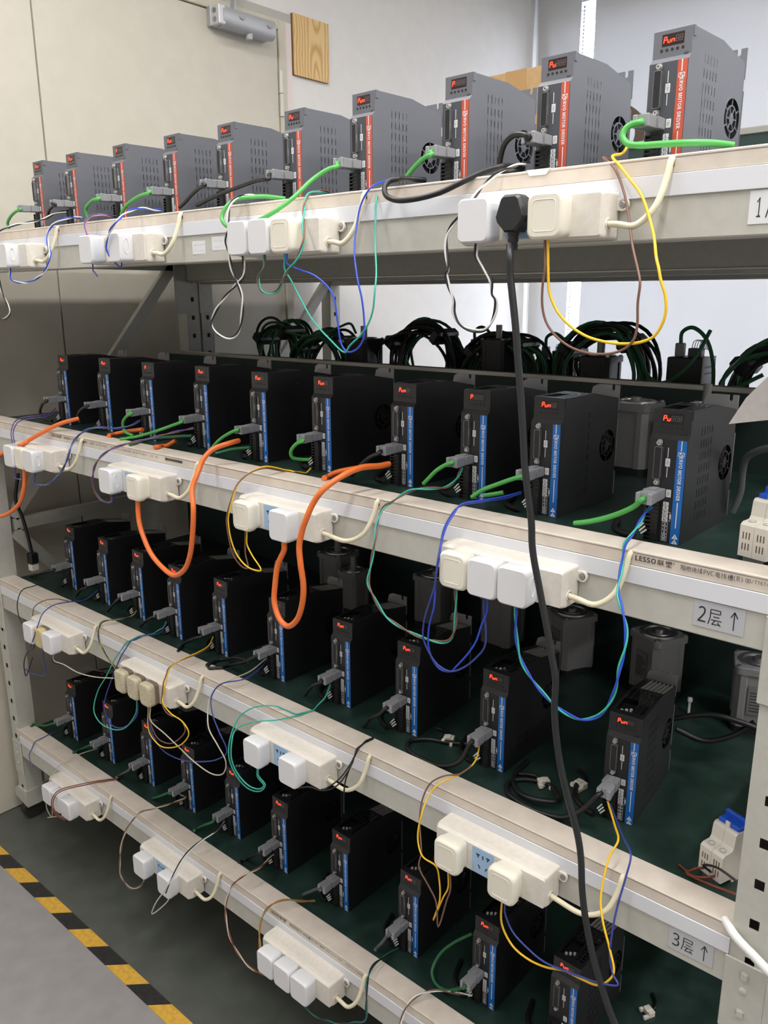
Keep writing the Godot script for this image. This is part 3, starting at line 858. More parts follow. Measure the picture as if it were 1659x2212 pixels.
	prism(st, PackedVector2Array([Vector2(0.0, 0.006), Vector2(W, 0.006), Vector2(W, 0.041), Vector2(W - 0.004, 0.041), Vector2(W - 0.004, 0.051), Vector2(W, 0.051), Vector2(W, 0.12), Vector2(W - 0.004, 0.12), Vector2(W - 0.004, 0.134), Vector2(W, 0.134), Vector2(W, 0.1705), Vector2(W - 0.0075, 0.1705), Vector2(W - 0.0075, 0.164), Vector2(W - 0.010, 0.1615), Vector2(W - 0.0125, 0.164), Vector2(W - 0.0125, 0.1705), Vector2(0.013, 0.1705), Vector2(0.004, 0.166), Vector2(0.0, 0.15)]), Vector3(0.0004, 0, -0.1632), Vector3.RIGHT, Vector3.UP, Vector3(0, 0, -0.002))
	obj("mounting_flange", st, body if grey else M["flange"], r)
	# fan and its guard
	st = S()
	var gx := W - 0.0005
	var gp := func(rad: float, t: float, dx := 0.0) -> Vector3: return Vector3(gx - dx, fc.y + rad * sin(t), -(fc.x + rad * cos(t)))
	for k in 32:
		var t0 := TAU * k / 32.0; var t1 := TAU * (k + 1) / 32.0
		quad(st, gp.call(0.0142, t0), gp.call(0.0160, t0), gp.call(0.0160, t1), gp.call(0.0142, t1))
		quad(st, gp.call(0.0160, t0), gp.call(0.0160, t0, 0.0015), gp.call(0.0160, t1, 0.0015), gp.call(0.0160, t1))
		tri(st, gp.call(0.0, 0.0), gp.call(0.0068, t0), gp.call(0.0068, t1))
	for k in 6:
		bar(st, gp.call(0.0152, PI / 2 + TAU * k / 6, 0.0007), gp.call(0.0244, PI / 2 + TAU * k / 6, 0.0007), 0.0016, 0.0013, Vector3.RIGHT)
		bar(st, gp.call(0.006, TAU * k / 6, 0.0007), gp.call(0.0150, TAU * k / 6, 0.0007), 0.0016, 0.0013, Vector3.RIGHT)
	obj("fan_guard", st, body, r)
	st = S()
	cyl(st, Vector3(W - 0.012, fc.y, -fc.x), Vector3(W - 0.004, fc.y, -fc.x), 0.009, 0.009, 16)
	for k in 7:
		var t := TAU * k / 7.0
		var a: Vector3 = Vector3(W - 0.008, fc.y + 0.009 * sin(t), -(fc.x + 0.009 * cos(t)))
		var b: Vector3 = Vector3(W - 0.008, fc.y + 0.022 * sin(t + 0.25), -(fc.x + 0.022 * cos(t + 0.25)))
		bar(st, a, b, 0.010, 0.001, Vector3(1, 0.5 * cos(t), 0.5 * sin(t)))
	obj("fan", st, M["fan"], r)
	# front plate
	st = S(); quad(st, Vector3(0, 0, 0), Vector3(W, 0, 0), Vector3(W, 0.13, 0), Vector3(0, 0.13, 0)); obj("front_panel", st, facem, r)
	st = S(); box(st, Vector3(0.0385, 0.1362, -0.0062), Vector3(0.0435, 0.1385, -0.0055)); obj("latch", st, facem, r)  # thin block in the face colour, stands in for a shaded cap notch
	st = S(); box(st, Vector3(0.0352, 0.0002, 0), Vector3(0.0468, 0.1298, 0.0004))
	var stripe := obj("stripe", st, M["stripe_red"] if grey else M["stripe_blue"], r)
	var wh: Material = M["print_white"]
	for l in [[0.0404, 0.1172, 0.1298], [0.0412, 0.0210, 0.0534]]:
		st = S(); box(st, Vector3(l[0] - 0.0006, l[1], 0.0004), Vector3(l[0] + 0.0006, l[2], 0.0006)); obj("white_line", st, wh, stripe)
	st = S(); prism(st, rrect(0.0039, 0.0026, 0.0007, 2), Vector3(0.0408, 0.1132, 0.0004), Vector3.RIGHT, Vector3.UP, Vector3(0, 0, 0.0002)); obj("letter_box", st, wh, stripe)
	for y in [0.0072, 0.0006]:
		st = S(); prism(st, PackedVector2Array([Vector2(-0.0040, 0), Vector2(0.0040, 0), Vector2(0, 0.0062)]), Vector3(0.0413, y, 0.0004), Vector3.RIGHT, Vector3.UP, Vector3(0, 0, 0.0002)); obj("warning_triangle", st, wh, stripe)
	words(stripe, "lettering", "S", Vector3(0.0408, 0.1132, 0.00075), 0.0042, 0.0066, M["stripe_red"] if grey else M["stripe_blue"], sans_bold, -PI / 2)
	words(stripe, "lettering", "ERVO", Vector3(0.0410, 0.1032, 0.00065), 0.0138, 0.0045, wh, sans_bold, -PI / 2)
	words(stripe, "lettering", "MOTOR", Vector3(0.0410, 0.0852, 0.00065), 0.0178, 0.0045, wh, sans_bold, -PI / 2)
	words(stripe, "lettering", "DRIVER", Vector3(0.0410, 0.0650, 0.00065), 0.0182, 0.0045, wh, sans_bold, -PI / 2)
	words(stripe, "lettering", "!", Vector3(0.0413, 0.0094, 0.00075), 0.0008, 0.003, M["print_dark"], sans_bold)
	words(stripe, "lettering", "!", Vector3(0.0413, 0.0028, 0.00075), 0.0008, 0.003, M["print_dark"], sans_bold)
	st = S()
	for l in [[0.0242, 0.1076, 0.1200], [0.0246, 0.0831, 0.0956]]: box(st, Vector3(l[0] - 0.0004, l[1], 0), Vector3(l[0] + 0.0004, l[2], 0.0002))
	prism(st, rrect(0.0029, 0.0050, 0.0007, 2), Vector3(0.0246, 0.1016, 0), Vector3.RIGHT, Vector3.UP, Vector3(0, 0, 0.0002))
	prism(st, rrect(0.0031, 0.0048, 0.0007, 2), Vector3(0.0288, 0.0634, 0), Vector3.RIGHT, Vector3.UP, Vector3(0, 0, 0.0002))
	for k in 5: prism(st, rrect(0.0036, 0.0023, 0.0005, 2), Vector3(0.0267, 0.0500 - 0.0051 * k, 0), Vector3.RIGHT, Vector3.UP, Vector3(0, 0, 0.0002))
	for k in 5:
		var yy := 0.0243 - 0.0049 * k
		for q in [[-0.0035, -0.0021, 0.0035, -0.0018], [-0.0035, 0.0018, 0.0035, 0.0021], [-0.0035, -0.0021, -0.0032, 0.0021], [0.0032, -0.0021, 0.0035, 0.0021]]:
			box(st, Vector3(0.0275 + q[0], yy + q[1], 0), Vector3(0.0275 + q[2], yy + q[3], 0.0002))
	for q in [[0.0308, 0.0394, 0.0336, 0.0398], [0.0332, 0.0285, 0.0336, 0.0398], [0.0308, 0.0285, 0.0336, 0.0289], [0.0324, 0.0315, 0.0344, 0.0372]]: box(st, Vector3(q[0], q[1], 0), Vector3(q[2], q[3], 0.0002))
	var pr := obj("panel_print", st, wh, r)
	words(pr, "lettering", "CN1", Vector3(0.0246, 0.1016, 0.0003), 0.0066, 0.0030, M["print_dark"], sans, -PI / 2)
	words(pr, "lettering", "CN2", Vector3(0.0288, 0.0634, 0.0003), 0.0066, 0.0030, M["print_dark"], sans, -PI / 2)
	var tx := ["L", "N", "B1", "B3", "B2", "U", "V", "W", "PE", "PE"]
	for k in 10:
		var yy: float = 0.0500 - 0.0051 * k if k < 5 else 0.0243 - 0.0049 * (k - 5)
		words(pr, "lettering", tx[k], Vector3(0.0267 if k < 5 else 0.0275, yy, 0.0003), 0.0019 * tx[k].length(), 0.0029, M["print_dark"] if k < 5 else wh, sans_bold)
	# display
	st = S()
	box(st, Vector3(0.0105, 0.1482, -0.0062), Vector3(0.0375, 0.1610, -0.0057), 0.0002)
	var disp := obj("display", st, M["window_red"] if grey else M["window_black"], r)
	disp.set_meta("label", "small red LED display")
	for k in 5:
		st = S(); lathe(st, Vector3(0.0107 + 0.00645 * k, 0.1441, -0.006), Vector3.BACK, [[0.0, 0.0017], [0.0006, 0.0016], [0.0006, 0.0]], 10, false); obj("button", st, M["button_rubber"], r)
	# signal connector
	st = S()
	for y in [0.1255, 0.0760]: prism(st, rrect(0.0034, 0.0042, 0.003, 3), Vector3(0.0133, y, 0), Vector3.RIGHT, Vector3.UP, Vector3(0, 0, 0.0010))
	var ro := rrect(0.0046, 0.0202, 0.0020, 3); var ri := rrect(0.0042, 0.0198, 0.0018, 3)
	for k in ro.size():
		var k2 := (k + 1) % ro.size()
		var pt := func(v: Vector2, z: float) -> Vector3: return Vector3(0.0137 + v.x, 0.1007 + v.y, z)
		quad(st, pt.call(ro[k], 0.0), pt.call(ro[k2], 0.0), pt.call(ro[k2], 0.0058), pt.call(ro[k], 0.0058))
		quad(st, pt.call(ri[k2], 0.0), pt.call(ri[k], 0.0), pt.call(ri[k], 0.0058), pt.call(ri[k2], 0.0058))
		quad(st, pt.call(ro[k], 0.0058), pt.call(ro[k2], 0.0058), pt.call(ri[k2], 0.0058), pt.call(ri[k], 0.0058))
	var cn := obj("signal_connector", st, M["steel"], r)
	st = S()
	prism(st, rrect(0.0041, 0.0197, 0.0017, 3), Vector3(0.0137, 0.1007, 0.0002), Vector3.RIGHT, Vector3.UP, Vector3(0, 0, 0.0053))
	for q in 3:
		for k in 15: box(st, Vector3(0.0112 + 0.0022 * q, 0.0845 + 0.0023 * k, 0.0055), Vector3(0.0120 + 0.0022 * q, 0.0853 + 0.0023 * k, 0.0057))
	obj("socket_insert", st, M["face_black"], cn)
	for y in [0.1255, 0.0760]:
		st = S()
		lathe(st, Vector3(0.0133, y, 0.001), Vector3.BACK, [[0.0, 0.0029], [0.0042, 0.0029], [0.0042, 0.0015], [0.002, 0.0013]], 6)
		obj("screw", st, M["zinc"], cn)
	# terminal block with open wire entries
	st = S()
	var ty := [0.0008, 0.0525]; var tx2 := [0.0025, 0.0042, 0.0110, 0.0200]
	for k in 10: ty.append(0.0020 + 0.0051 * k); ty.append(0.0052 + 0.0051 * k)
	var entry := func(x: float, v: float) -> bool:
		if x < 0.0042 or x > 0.0110: return false
		for k in 10:
			if v > 0.0020 + 0.0051 * k and v < 0.0052 + 0.0051 * k: return true
		return false
	grid(st, tx2, ty, entry, func(x: float, v: float) -> Vector3: return Vector3(x, v, 0.0058))
	quad(st, Vector3(0.0025, 0.0008, 0), Vector3(0.0025, 0.0008, 0.0058), Vector3(0.0025, 0.0525, 0.0058), Vector3(0.0025, 0.0525, 0))
	quad(st, Vector3(0.02, 0.0008, 0.0058), Vector3(0.02, 0.0008, 0), Vector3(0.02, 0.0525, 0), Vector3(0.02, 0.0525, 0.0058))
	quad(st, Vector3(0.0025, 0.0525, 0.0058), Vector3(0.02, 0.0525, 0.0058), Vector3(0.02, 0.0525, 0), Vector3(0.0025, 0.0525, 0))
	for k in 11: box(st, Vector3(0.0112, 0.0008 + 0.0051 * k - 0.0004, 0.0058), Vector3(0.0200, 0.0008 + 0.0051 * k + 0.0005, 0.0072))
	obj("terminal_block", st, M["face_black"], r)
	return r

const SEG := {"P": "abefg", "U": "cde", "u": "cde", "n": "ceg", "r": "eg", "0": "abcdef", "8": "abcdefg"}
func _digits(txt: String, on: bool) -> ArrayMesh:
	# italic seven-segment figures, five places
	var st := S()
	for k in 5:
		var ch := txt.substr(k, 1) if k < txt.length() else " "
		var segs: String = SEG.get(ch, "")
		if not on: segs = "abcdefg" if segs == "" else ""
		var o := Vector3(0.0128 + 0.0048 * k, 0.1518, -0.0056)
		var p := func(x: float, y: float) -> Vector3: return o + Vector3(x * 0.0030 + y * 0.0006, y * 0.0060, 0)
		var pen := 0.0010 if on else 0.0004
		var ends := {"a": [0, 1, 1, 1], "b": [1, 1, 1, .5], "c": [1, .5, 1, 0], "d": [0, 0, 1, 0], "e": [0, 0, 0, .5], "f": [0, .5, 0, 1], "g": [0, .5, 1, .5]}
		for s in segs:
			var q: Array = ends[s]
			bar(st, p.call(q[0], q[1]), p.call(q[2], q[3]), pen, 0.0002, Vector3.BACK)
		if not on and segs == "": box(st, o + Vector3(0.0039, 0, -0.0001), o + Vector3(0.0041, 0.0002, 0.0001))
	return done(st)

func _drivers() -> void:
	var proto := [_driver_proto(true), _driver_proto(false)]
	var shown := ["PUn", "PU", "P", "rUn"]
	var lit := []; var dim := []
	for s in shown:
		lit.append(_digits(s, true)); dim.append(_digits(s, false))
	for row in 4:
		for i in 10:
			var src: Node3D = proto[0 if row == 0 else 1]
			var d: Node3D = src.duplicate()
			d.name = numbered("servo_driver")
			add_child(d)
			d.position = Vector3(DRIVER_X[row][i], BASE[row] + 0.0002, DRIVER_Z[row][i])
			d.rotation_degrees.y = DRIVER_TURN[row][i]
			d.set_meta("category", "servo driver")
			if row == 0:
				d.set_meta("label", "grey servo driver with red stripe, %s from the left on the top shelf" % NTH[i])
			else:
				d.set_meta("label", "black servo driver with blue stripe, %s from the left on the %s" % [NTH[i], SHELF[row]])
			d.set_meta("group", "servo drivers on the " + SHELF[row])
			var disp: Node = d.get_node("display")
			var v: int = SHOWN[row][i]
			inst("lit_digits", lit[v], M["led"], disp)
			inst("unlit_digits", dim[v], M["segment_off"], disp)
	for p in proto: p.free()

# ------------------------------------------------------------------ power strips
func _strips() -> void:
	var order := ["farthest", "second farthest", "third farthest", "nearest"]
	var n := STRIP_LEN
	# shared shapes, origin at the right rear corner of the strip, y measured from the strip centre
	var st := S()
	loft(st, [[0.0, rrect(n / 2, 0.0245, 0.003, 3)], [0.026, rrect(n / 2, 0.0255, 0.004, 3)], [0.033, rrect(n / 2 - 0.001, 0.0245, 0.004, 3)], [0.038, rrect(n / 2 - 0.004, 0.0215, 0.003, 3)]], Vector3(-n / 2, 0, 0), Vector3.RIGHT, Vector3.UP, Vector3.BACK, false)
	var shell := done(st)
	st = S()
	loft(st, [[0.0372, rrect(0.0295, 0.0222, 0.002, 2)], [0.0390, rrect(0.0290, 0.0217, 0.002, 2)]], Vector3(-0.0305, 0, 0), Vector3.RIGHT, Vector3.UP, Vector3.BACK, false)
	var cover := done(st)
	st = S()
	lathe(st, Vector3(0.0065, 0.0115, 0.0), Vector3.BACK, [[0.0, 0.0068], [0.004, 0.0068], [0.004, 0.0048], [0.0025, 0.0046]], 20)
	box(st, Vector3(-0.003, 0.0052, 0.0), Vector3(0.0065, 0.0178, 0.0035), 0.0005)
	var tab := done(st)
	st = S()
	lathe(st, Vector3(0.0065, 0.0115, 0.0025), Vector3.BACK, [[0.0, 0.0040], [0.0016, 0.0038], [0.0022, 0.0022]], 14)
	box(st, Vector3(0.0038, 0.0112, 0.0046), Vector3(0.0092, 0.0118, 0.0050)); box(st, Vector3(0.0062, 0.0088, 0.0046), Vector3(0.0068, 0.0142, 0.0050))
	var screw := done(st)
	st = S()
	lathe(st, Vector3(-0.0006, -0.0095, 0.022), Vector3.RIGHT, [[0.0, 0.0072], [0.0014, 0.0066], [0.0014, 0.0050]], 18, false)
	var collar := done(st)
	st = S()
	prism(st, rrect(0.0185, 0.0205, 0.002, 2), Vector3.ZERO, Vector3.RIGHT, Vector3.UP, Vector3(0, 0, 0.0006))
	var sock := done(st)
	st = S()
	for q in [[-0.0085, 0.0080, 0.45, 0.0045], [0.0085, 0.0080, -0.45, 0.0045], [0.0, 0.0085, 0.0, 0.006], [-0.006, -0.0085, 0.5, 0.006], [0.006, -0.0085, -0.5, 0.006]]:
		box(st, Vector3(-0.0009, -q[3] / 2, 0.0006), Vector3(0.0009, q[3] / 2, 0.0009), 0.0, Transform3D(Basis(Vector3.BACK, q[2]), Vector3(q[0], q[1], 0)))
	for x in [-0.0085, 0.0085]: box(st, Vector3(x - 0.003, 0.0095, 0.0006), Vector3(x + 0.003, 0.0115, 0.0009))
	var slots := done(st)  # raised dark pieces standing in for the shade inside the pin holes
	var hole_x := [[-1.31, -0.892, -0.469, -0.037], [-1.295, -0.89, -0.449, -0.0505], [-1.316, -0.918, -0.470, -0.028], [-1.323, -0.900, -0.486]]
	for row in 4:
		for k in STRIP_END[row].size():
			var xr: float = STRIP_END[row][k]
			var t := thing("power_strip", "ivory power strip screwed to the %s beam, %s from the near post" % [SHELF[row], ["fourth", "third", "second", "first"][k]], "power strip", Vector3(xr, BASE[row] - 0.0478, 0.1098), 0, "power strips along the " + SHELF[row])
			inst("shell", shell, M["plastic_ivory"], t)
			inst("end_cover", cover, M["plastic_ivory"], t)
			var tb := inst("screw_tab", tab, M["plastic_ivory"], t)
			inst("screw", screw, M["steel"], tb)
			inst("cable_collar", collar, M["plastic_ivory"], t)
			for o in 3:
				var sk := inst("socket", sock, M["socket_blue"], t)
				sk.position = Vector3(-n + OUTLET[o], 0, 0.0380)
				inst("pin_hole_shade", slots, M["print_dark"], sk)
			var hx: float = hole_x[row][k] - xr
			st = S()
			tube(st, smooth_path([-0.004, -0.0095, 0.022, 0.012, -0.0105, 0.023, hx * 0.55, -0.0125, 0.022, hx * 0.86, 0.004, 0.016, hx * 0.98, 0.034, 0.006, hx, 0.0505, 0.0015, hx, 0.054, -0.003], 6), 0.0036, 10)
			obj("supply_cord", st, M["cord_cream"], t)

# ------------------------------------------------------------------ plugs, leads and cables
func _plug_meshes(kind: String) -> Array: # [part name, mesh, material]; origin at the socket centre, +z outward
	var out := []
	var st := S()
	if kind == "black":
		var o := PackedVector2Array([Vector2(-0.0085, 0.0235), Vector2(0.0085, 0.0235), Vector2(0.0125, 0.0205), Vector2(0.0195, 0.0), Vector2(0.0175, -0.006), Vector2(0.0075, -0.0165), Vector2(-0.0075, -0.0165), Vector2(-0.0175, -0.006), Vector2(-0.0195, 0.0), Vector2(-0.0125, 0.0205)])
		var sc := func(k: float) -> PackedVector2Array:
			var r := PackedVector2Array()
			for v in o: r.append(v * k)
			return r
		loft(st, [[0.0, sc.call(0.96)], [0.004, sc.call(1.0)], [0.020, sc.call(1.0)], [0.024, sc.call(0.88)]], Vector3(0, 0.002, 0), Vector3.RIGHT, Vector3.UP, Vector3.BACK, false)
		out.append(["shell", done(st), M["wire_black_rubber"]])
		st = S()
		lathe(st, Vector3(0, -0.014, 0.013), Vector3.DOWN, [[0.0, 0.0065], [0.004, 0.0065], [0.004, 0.0055], [0.007, 0.0055], [0.007, 0.0062], [0.011, 0.006], [0.011, 0.0052], [0.014, 0.0052], [0.014, 0.0058], [0.020, 0.0054]], 12)
		out.append(["strain_relief", done(st), M["wire_black_rubber"]])
		return out
	var m: Material = M["plug_white"]
	if kind == "cream": m = M["plug_cream"]
	if kind == "grimy": m = M["plug_grimy"]
	if kind == "yellowed": m = M["plug_yellowed"]
	var hw := 0.0222
	var hh := 0.0248
	if kind in ["grimy", "yellowed"]: hw = 0.0185
	if kind in ["white", "groove"]:
		loft(st, [[0.0, rrect(hw - 0.0028, hh - 0.0028, 0.005)], [0.003, rrect(hw - 0.0018, hh - 0.0018, 0.006)], [0.006, rrect(hw - 0.0005, hh - 0.0005, 0.007)], [0.022, rrect(hw, hh, 0.0075)], [0.0262, rrect(hw - 0.0005, hh - 0.0005, 0.0075)], [0.0280, rrect(hw - 0.0022, hh - 0.0022, 0.0065)]], Vector3.ZERO, Vector3.RIGHT, Vector3.UP, Vector3.BACK)
		out.append(["shell", done(st), m])
		if kind == "groove":
			st = S()
			for s in [1.0]:
				var p := PackedVector3Array()
				for i in 20:
					var t := TAU * i / 20.0
					p.append(Vector3(s * (hw - 0.0001), 0.002 + 0.0125 * sin(t), 0.0155 + 0.0055 * cos(t)))
				tube(st, p, 0.0009, 6, true)
			out.append(["finger_grip", done(st), m])
	else:
		loft(st, [[0.0, rrect(hw - 0.003, hh - 0.003, 0.007)], [0.0085, rrect(hw - 0.002, hh - 0.002, 0.008)], [0.0125, rrect(hw, hh, 0.0095)], [0.021, rrect(hw, hh, 0.0095)], [0.0245, rrect(hw - 0.0012, hh - 0.0012, 0.0088)], [0.0258, rrect(hw - 0.0034, hh - 0.0034, 0.0075)]], Vector3.ZERO, Vector3.RIGHT, Vector3.UP, Vector3.BACK)
		out.append(["shell", done(st), m])
		st = S()
		var p := PackedVector3Array()
		for v in rrect(hw * 0.62, hh * 0.66, 0.0045, 4): p.append(Vector3(v.x, v.y, 0.0257))
		tube(st, p, 0.0006, 6, true)
		out.append(["face_ridge", done(st), m])
		if kind in ["grimy", "yellowed"]:
			st = S(); loft(st, [[0.0, rrect(hw - 0.002, hh - 0.002, 0.006)], [0.0105, rrect(hw - 0.0006, hh - 0.0006, 0.007)]], Vector3.ZERO, Vector3.RIGHT, Vector3.UP, Vector3.BACK)
			out.append(["rear_shell", done(st), M["plug_base"]])
	return out

var plug_cache := {}
func lead(called: String, label: String, category: String, group: String, wires: Array, plug: Array) -> void:
	var at := Vector3(wires[0][2][0], wires[0][2][1], wires[0][2][2])
	if plug.size() > 0:
		at = Vector3(STRIP_END[plug[0]][plug[1]] - STRIP_LEN + OUTLET[plug[2]], BASE[plug[0]] - 0.0478, 0.1485)
	var t := thing(called, label, category, at, 0.0, group)
	if plug.size() > 0:
		if not plug_cache.has(plug[3]): plug_cache[plug[3]] = _plug_meshes(plug[3])
		for q in plug_cache[plug[3]]: inst(q[0], q[1], q[2], t)
	for w in wires:
		var p := smooth_path(w[2])
		if w[3] > 0: p = twist(p, PI * w[3], float(w[1]) * 1.02, 0.075)
		for i in p.size(): p[i] -= at
		var st := S()
		tube(st, p, w[1], 7 if w[1] < 0.003 else 12)
		obj("wire" if w[1] < 0.003 else "cord", st, M["wire_" + w[0]], t)

var enc_mesh := []
func encoder_cable(row: int, i: int, col: String, label: String, pts: Array, r: float) -> void:
	var o := Vector3(DRIVER_X[row][i], BASE[row], DRIVER_Z[row][i])
	var t := thing("encoder_cable", label, "cable", o, 0.0, "encoder cables of the " + SHELF[row])
	if enc_mesh.is_empty():
		var st := S()
		loft(st, [[0.0005, rrect(0.0102, 0.0062, 0.001, 2)], [0.019, rrect(0.0108, 0.0066, 0.001, 2)]], Vector3(0.0148, 0.063, 0), Vector3.RIGHT, Vector3.UP, Vector3.BACK, false)
		loft(st, [[0.019, rrect(0.0080, 0.0056, 0.0008, 2)], [0.024, rrect(0.0080, 0.0056, 0.0008, 2)]], Vector3(0.0148, 0.063, 0), Vector3.RIGHT, Vector3.UP, Vector3.BACK, false)
		loft(st, [[0.0225, rrect(0.0092, 0.0066, 0.001, 2)], [0.040, rrect(0.0102, 0.0072, 0.001, 2)]], Vector3(0.0155, 0.0625, 0), Vector3.RIGHT, Vector3.UP, Vector3.BACK, false)
		for s in [-1.0, 1.0]: box(st, Vector3(0.0155 + s * 0.0072 - 0.003, 0.0553, 0.0395), Vector3(0.0155 + s * 0.0072 + 0.003, 0.0697, 0.0435), 0.001)
		enc_mesh.append(done(st))
		st = S()
		box(st, Vector3(0.0105, 0.0695, 0.004), Vector3(0.0190, 0.0708, 0.018), 0.0005)
		enc_mesh.append(done(st))
	var turn := deg_to_rad(DRIVER_TURN[row][i])
	var h := inst("connector", enc_mesh[0], M["connector_grey"], t); h.rotation.y = turn
	var c := inst("latch", enc_mesh[1], M["connector_grey"], h)
	c.position = Vector3.ZERO
	var p := smooth_path(pts)
	for k in p.size(): p[k] -= o
	var st2 := S()
	tube(st2, p, r, 12)
	obj("cord", st2, M["wire_" + col], t)

func _cables() -> void:
	encoder_cable(0,0,"green","short green encoder cable in the first driver from the left, top shelf",[-1.567,1.663,0.05,-1.569,1.662,0.058,-1.556,1.66,0.06,-1.583,1.658,0.058,-1.62,1.649,0.0549,-1.645,1.635,0.052,-1.643,1.625,0.05],0.0032)
	encoder_cable(0,1,"black","short black encoder cable in the second driver from the left, top shelf",[-1.414,1.663,0.0528,-1.416,1.662,0.0608,-1.401,1.659,0.06,-1.425,1.656,0.0571,-1.445,1.649,0.054,-1.46,1.637,0.05],0.0032)
	encoder_cable(0,2,"green","short green encoder cable in the third driver from the left, top shelf",[-1.248,1.663,0.041,-1.25,1.662,0.049,-1.227,1.657,0.06,-1.252,1.658,0.0578,-1.278,1.652,0.0552,-1.295,1.643,0.0527,-1.295,1.629,0.05],0.0032)
	encoder_cable(0,3,"green","long green encoder cable in the fourth driver from the left, top shelf",[-1.08,1.663,0.0336,-1.082,1.662,0.0416,-1.039,1.653,0.07,-1.071,1.652,0.0666,-1.109,1.646,0.0623,-1.141,1.637,0.0584,-1.162,1.625,0.055],0.0032)
	encoder_cable(0,4,"black","short black encoder cable in the fifth driver from the left, top shelf",[-0.9202,1.663,0.0298,-0.9222,1.662,0.0378,-0.8867,1.655,0.06,-0.9045,1.652,0.0591,-0.9273,1.644,0.0577,-0.9509,1.633,0.0562,-0.9708,1.625,0.055],0.0032)
	encoder_cable(0,5,"black","long black encoder cable in the sixth driver from the left, top shelf",[-0.7475,1.663,0.0254,-0.7495,1.662,0.0334,-0.7216,1.651,0.06,-0.7508,1.651,0.0592,-0.7934,1.646,0.0581,-0.8445,1.639,0.0568,-0.8847,1.632,0.0558,-0.9194,1.625,0.055],0.0032)
	encoder_cable(0,6,"green","long green encoder cable in the seventh driver from the left, top shelf",[-0.5826,1.663,0.0359,-0.5846,1.662,0.0439,-0.5694,1.654,0.06,-0.578,1.651,0.0684,-0.5932,1.636,0.0875,-0.5952,1.609,0.1239,-0.6119,1.587,0.1504,-0.6426,1.575,0.16,-0.6857,1.569,0.16,-0.7177,1.575,0.1539,-0.7334,1.587,0.1484,-0.732,1.603,0.1407,-0.7256,1.615,0.1248,-0.7144,1.619,0.1061,-0.7044,1.621,0.0862,-0.6959,1.62,0.0672,-0.6905,1.619,0.055],0.0032)
	encoder_cable(0,7,"green","short green encoder cable in the eighth driver from the left, top shelf",[-0.4155,1.663,0.0218,-0.4175,1.662,0.0298,-0.3921,1.652,0.06,-0.4034,1.651,0.0582,-0.4221,1.643,0.0548,-0.4359,1.635,0.052,-0.4447,1.629,0.05],0.0032)
	encoder_cable(0,8,"black","long black encoder cable in the ninth driver from the left, top shelf",[-0.2629,1.663,0.0179,-0.2649,1.662,0.0259,-0.2414,1.657,0.06,-0.2517,1.661,0.0581,-0.266,1.662,0.0557,-0.2808,1.655,0.0524,-0.2893,1.641,0.0486,-0.2917,1.63,0.046,-0.2824,1.621,0.0436,-0.259,1.625,0.0426,-0.2605,1.625,0.0619,-0.2643,1.622,0.0871,-0.281,1.615,0.1023,-0.3012,1.604,0.1176,-0.327,1.594,0.1259,-0.3607,1.588,0.135,-0.3916,1.589,0.135,-0.4082,1.596,0.135,-0.415,1.607,0.13,-0.414,1.614,0.1237,-0.4059,1.618,0.1134,-0.4093,1.621,0.0804,-0.4116,1.623,0.05],0.0036)
	encoder_cable(0,9,"green","long green encoder cable in the tenth driver from the left, top shelf",[-0.11,1.663,0.0213,-0.112,1.662,0.0293,-0.0981,1.655,0.06,-0.1052,1.654,0.0623,-0.1118,1.65,0.065,-0.1141,1.642,0.0677,-0.1083,1.634,0.07,-0.0925,1.629,0.0738,-0.064,1.627,0.075,-0.0339,1.625,0.0738,-0.014,1.624,0.0613,0.004,1.621,0.05],0.0036)
	encoder_cable(1,0,"black","short black encoder cable in the first driver from the left, second shelf",[-1.567,1.231,0.0374,-1.569,1.23,0.0454,-1.548,1.232,0.05,-1.581,1.22,0.0478,-1.602,1.198,0.0451,-1.591,1.186,0.043,-1.556,1.182,0.04],0.0032)
	encoder_cable(1,1,"black","short black encoder cable in the second driver from the left, second shelf",[-1.398,1.231,0.0282,-1.4,1.23,0.0362,-1.364,1.235,0.05,-1.4,1.224,0.0466,-1.426,1.205,0.043,-1.425,1.19,0.04],0.0032)
	encoder_cable(1,2,"green","short green encoder cable in the third driver from the left, second shelf",[-1.211,1.231,0.0363,-1.213,1.23,0.0443,-1.182,1.234,0.055,-1.207,1.225,0.053,-1.227,1.208,0.0505,-1.225,1.191,0.0479,-1.199,1.184,0.045],0.0032)
	encoder_cable(1,3,"green","long green encoder cable in the fourth driver from the left, second shelf",[-1.04,1.231,0.0232,-1.042,1.23,0.0312,-1.014,1.232,0.05,-1.048,1.221,0.0517,-1.11,1.202,0.0548,-1.175,1.185,0.0577,-1.192,1.182,0.0585,-1.196,1.181,0.0677,-1.199,1.181,0.0775],0.0032)
	encoder_cable(1,4,"green","short green encoder cable in the fifth driver from the left, second shelf",[-0.8473,1.231,0.0377,-0.8493,1.23,0.0457,-0.8405,1.234,0.05,-0.8624,1.227,0.0489,-0.9007,1.209,0.0469,-0.9318,1.187,0.045],0.0032)
	encoder_cable(1,5,"green","short green encoder cable in the sixth driver from the left, second shelf",[-0.6907,1.231,0.0284,-0.6927,1.23,0.0364,-0.6693,1.232,0.05,-0.6868,1.225,0.05,-0.7014,1.21,0.05,-0.703,1.199,0.0458,-0.6956,1.194,0.0321,-0.6879,1.193,0.02],0.0032)
	encoder_cable(1,6,"black","short black encoder cable in the seventh driver from the left, second shelf",[-0.5095,1.231,0.0255,-0.5115,1.23,0.0335,-0.4967,1.232,0.05,-0.5187,1.223,0.0473,-0.5418,1.207,0.0441,-0.5676,1.184,0.04],0.0032)
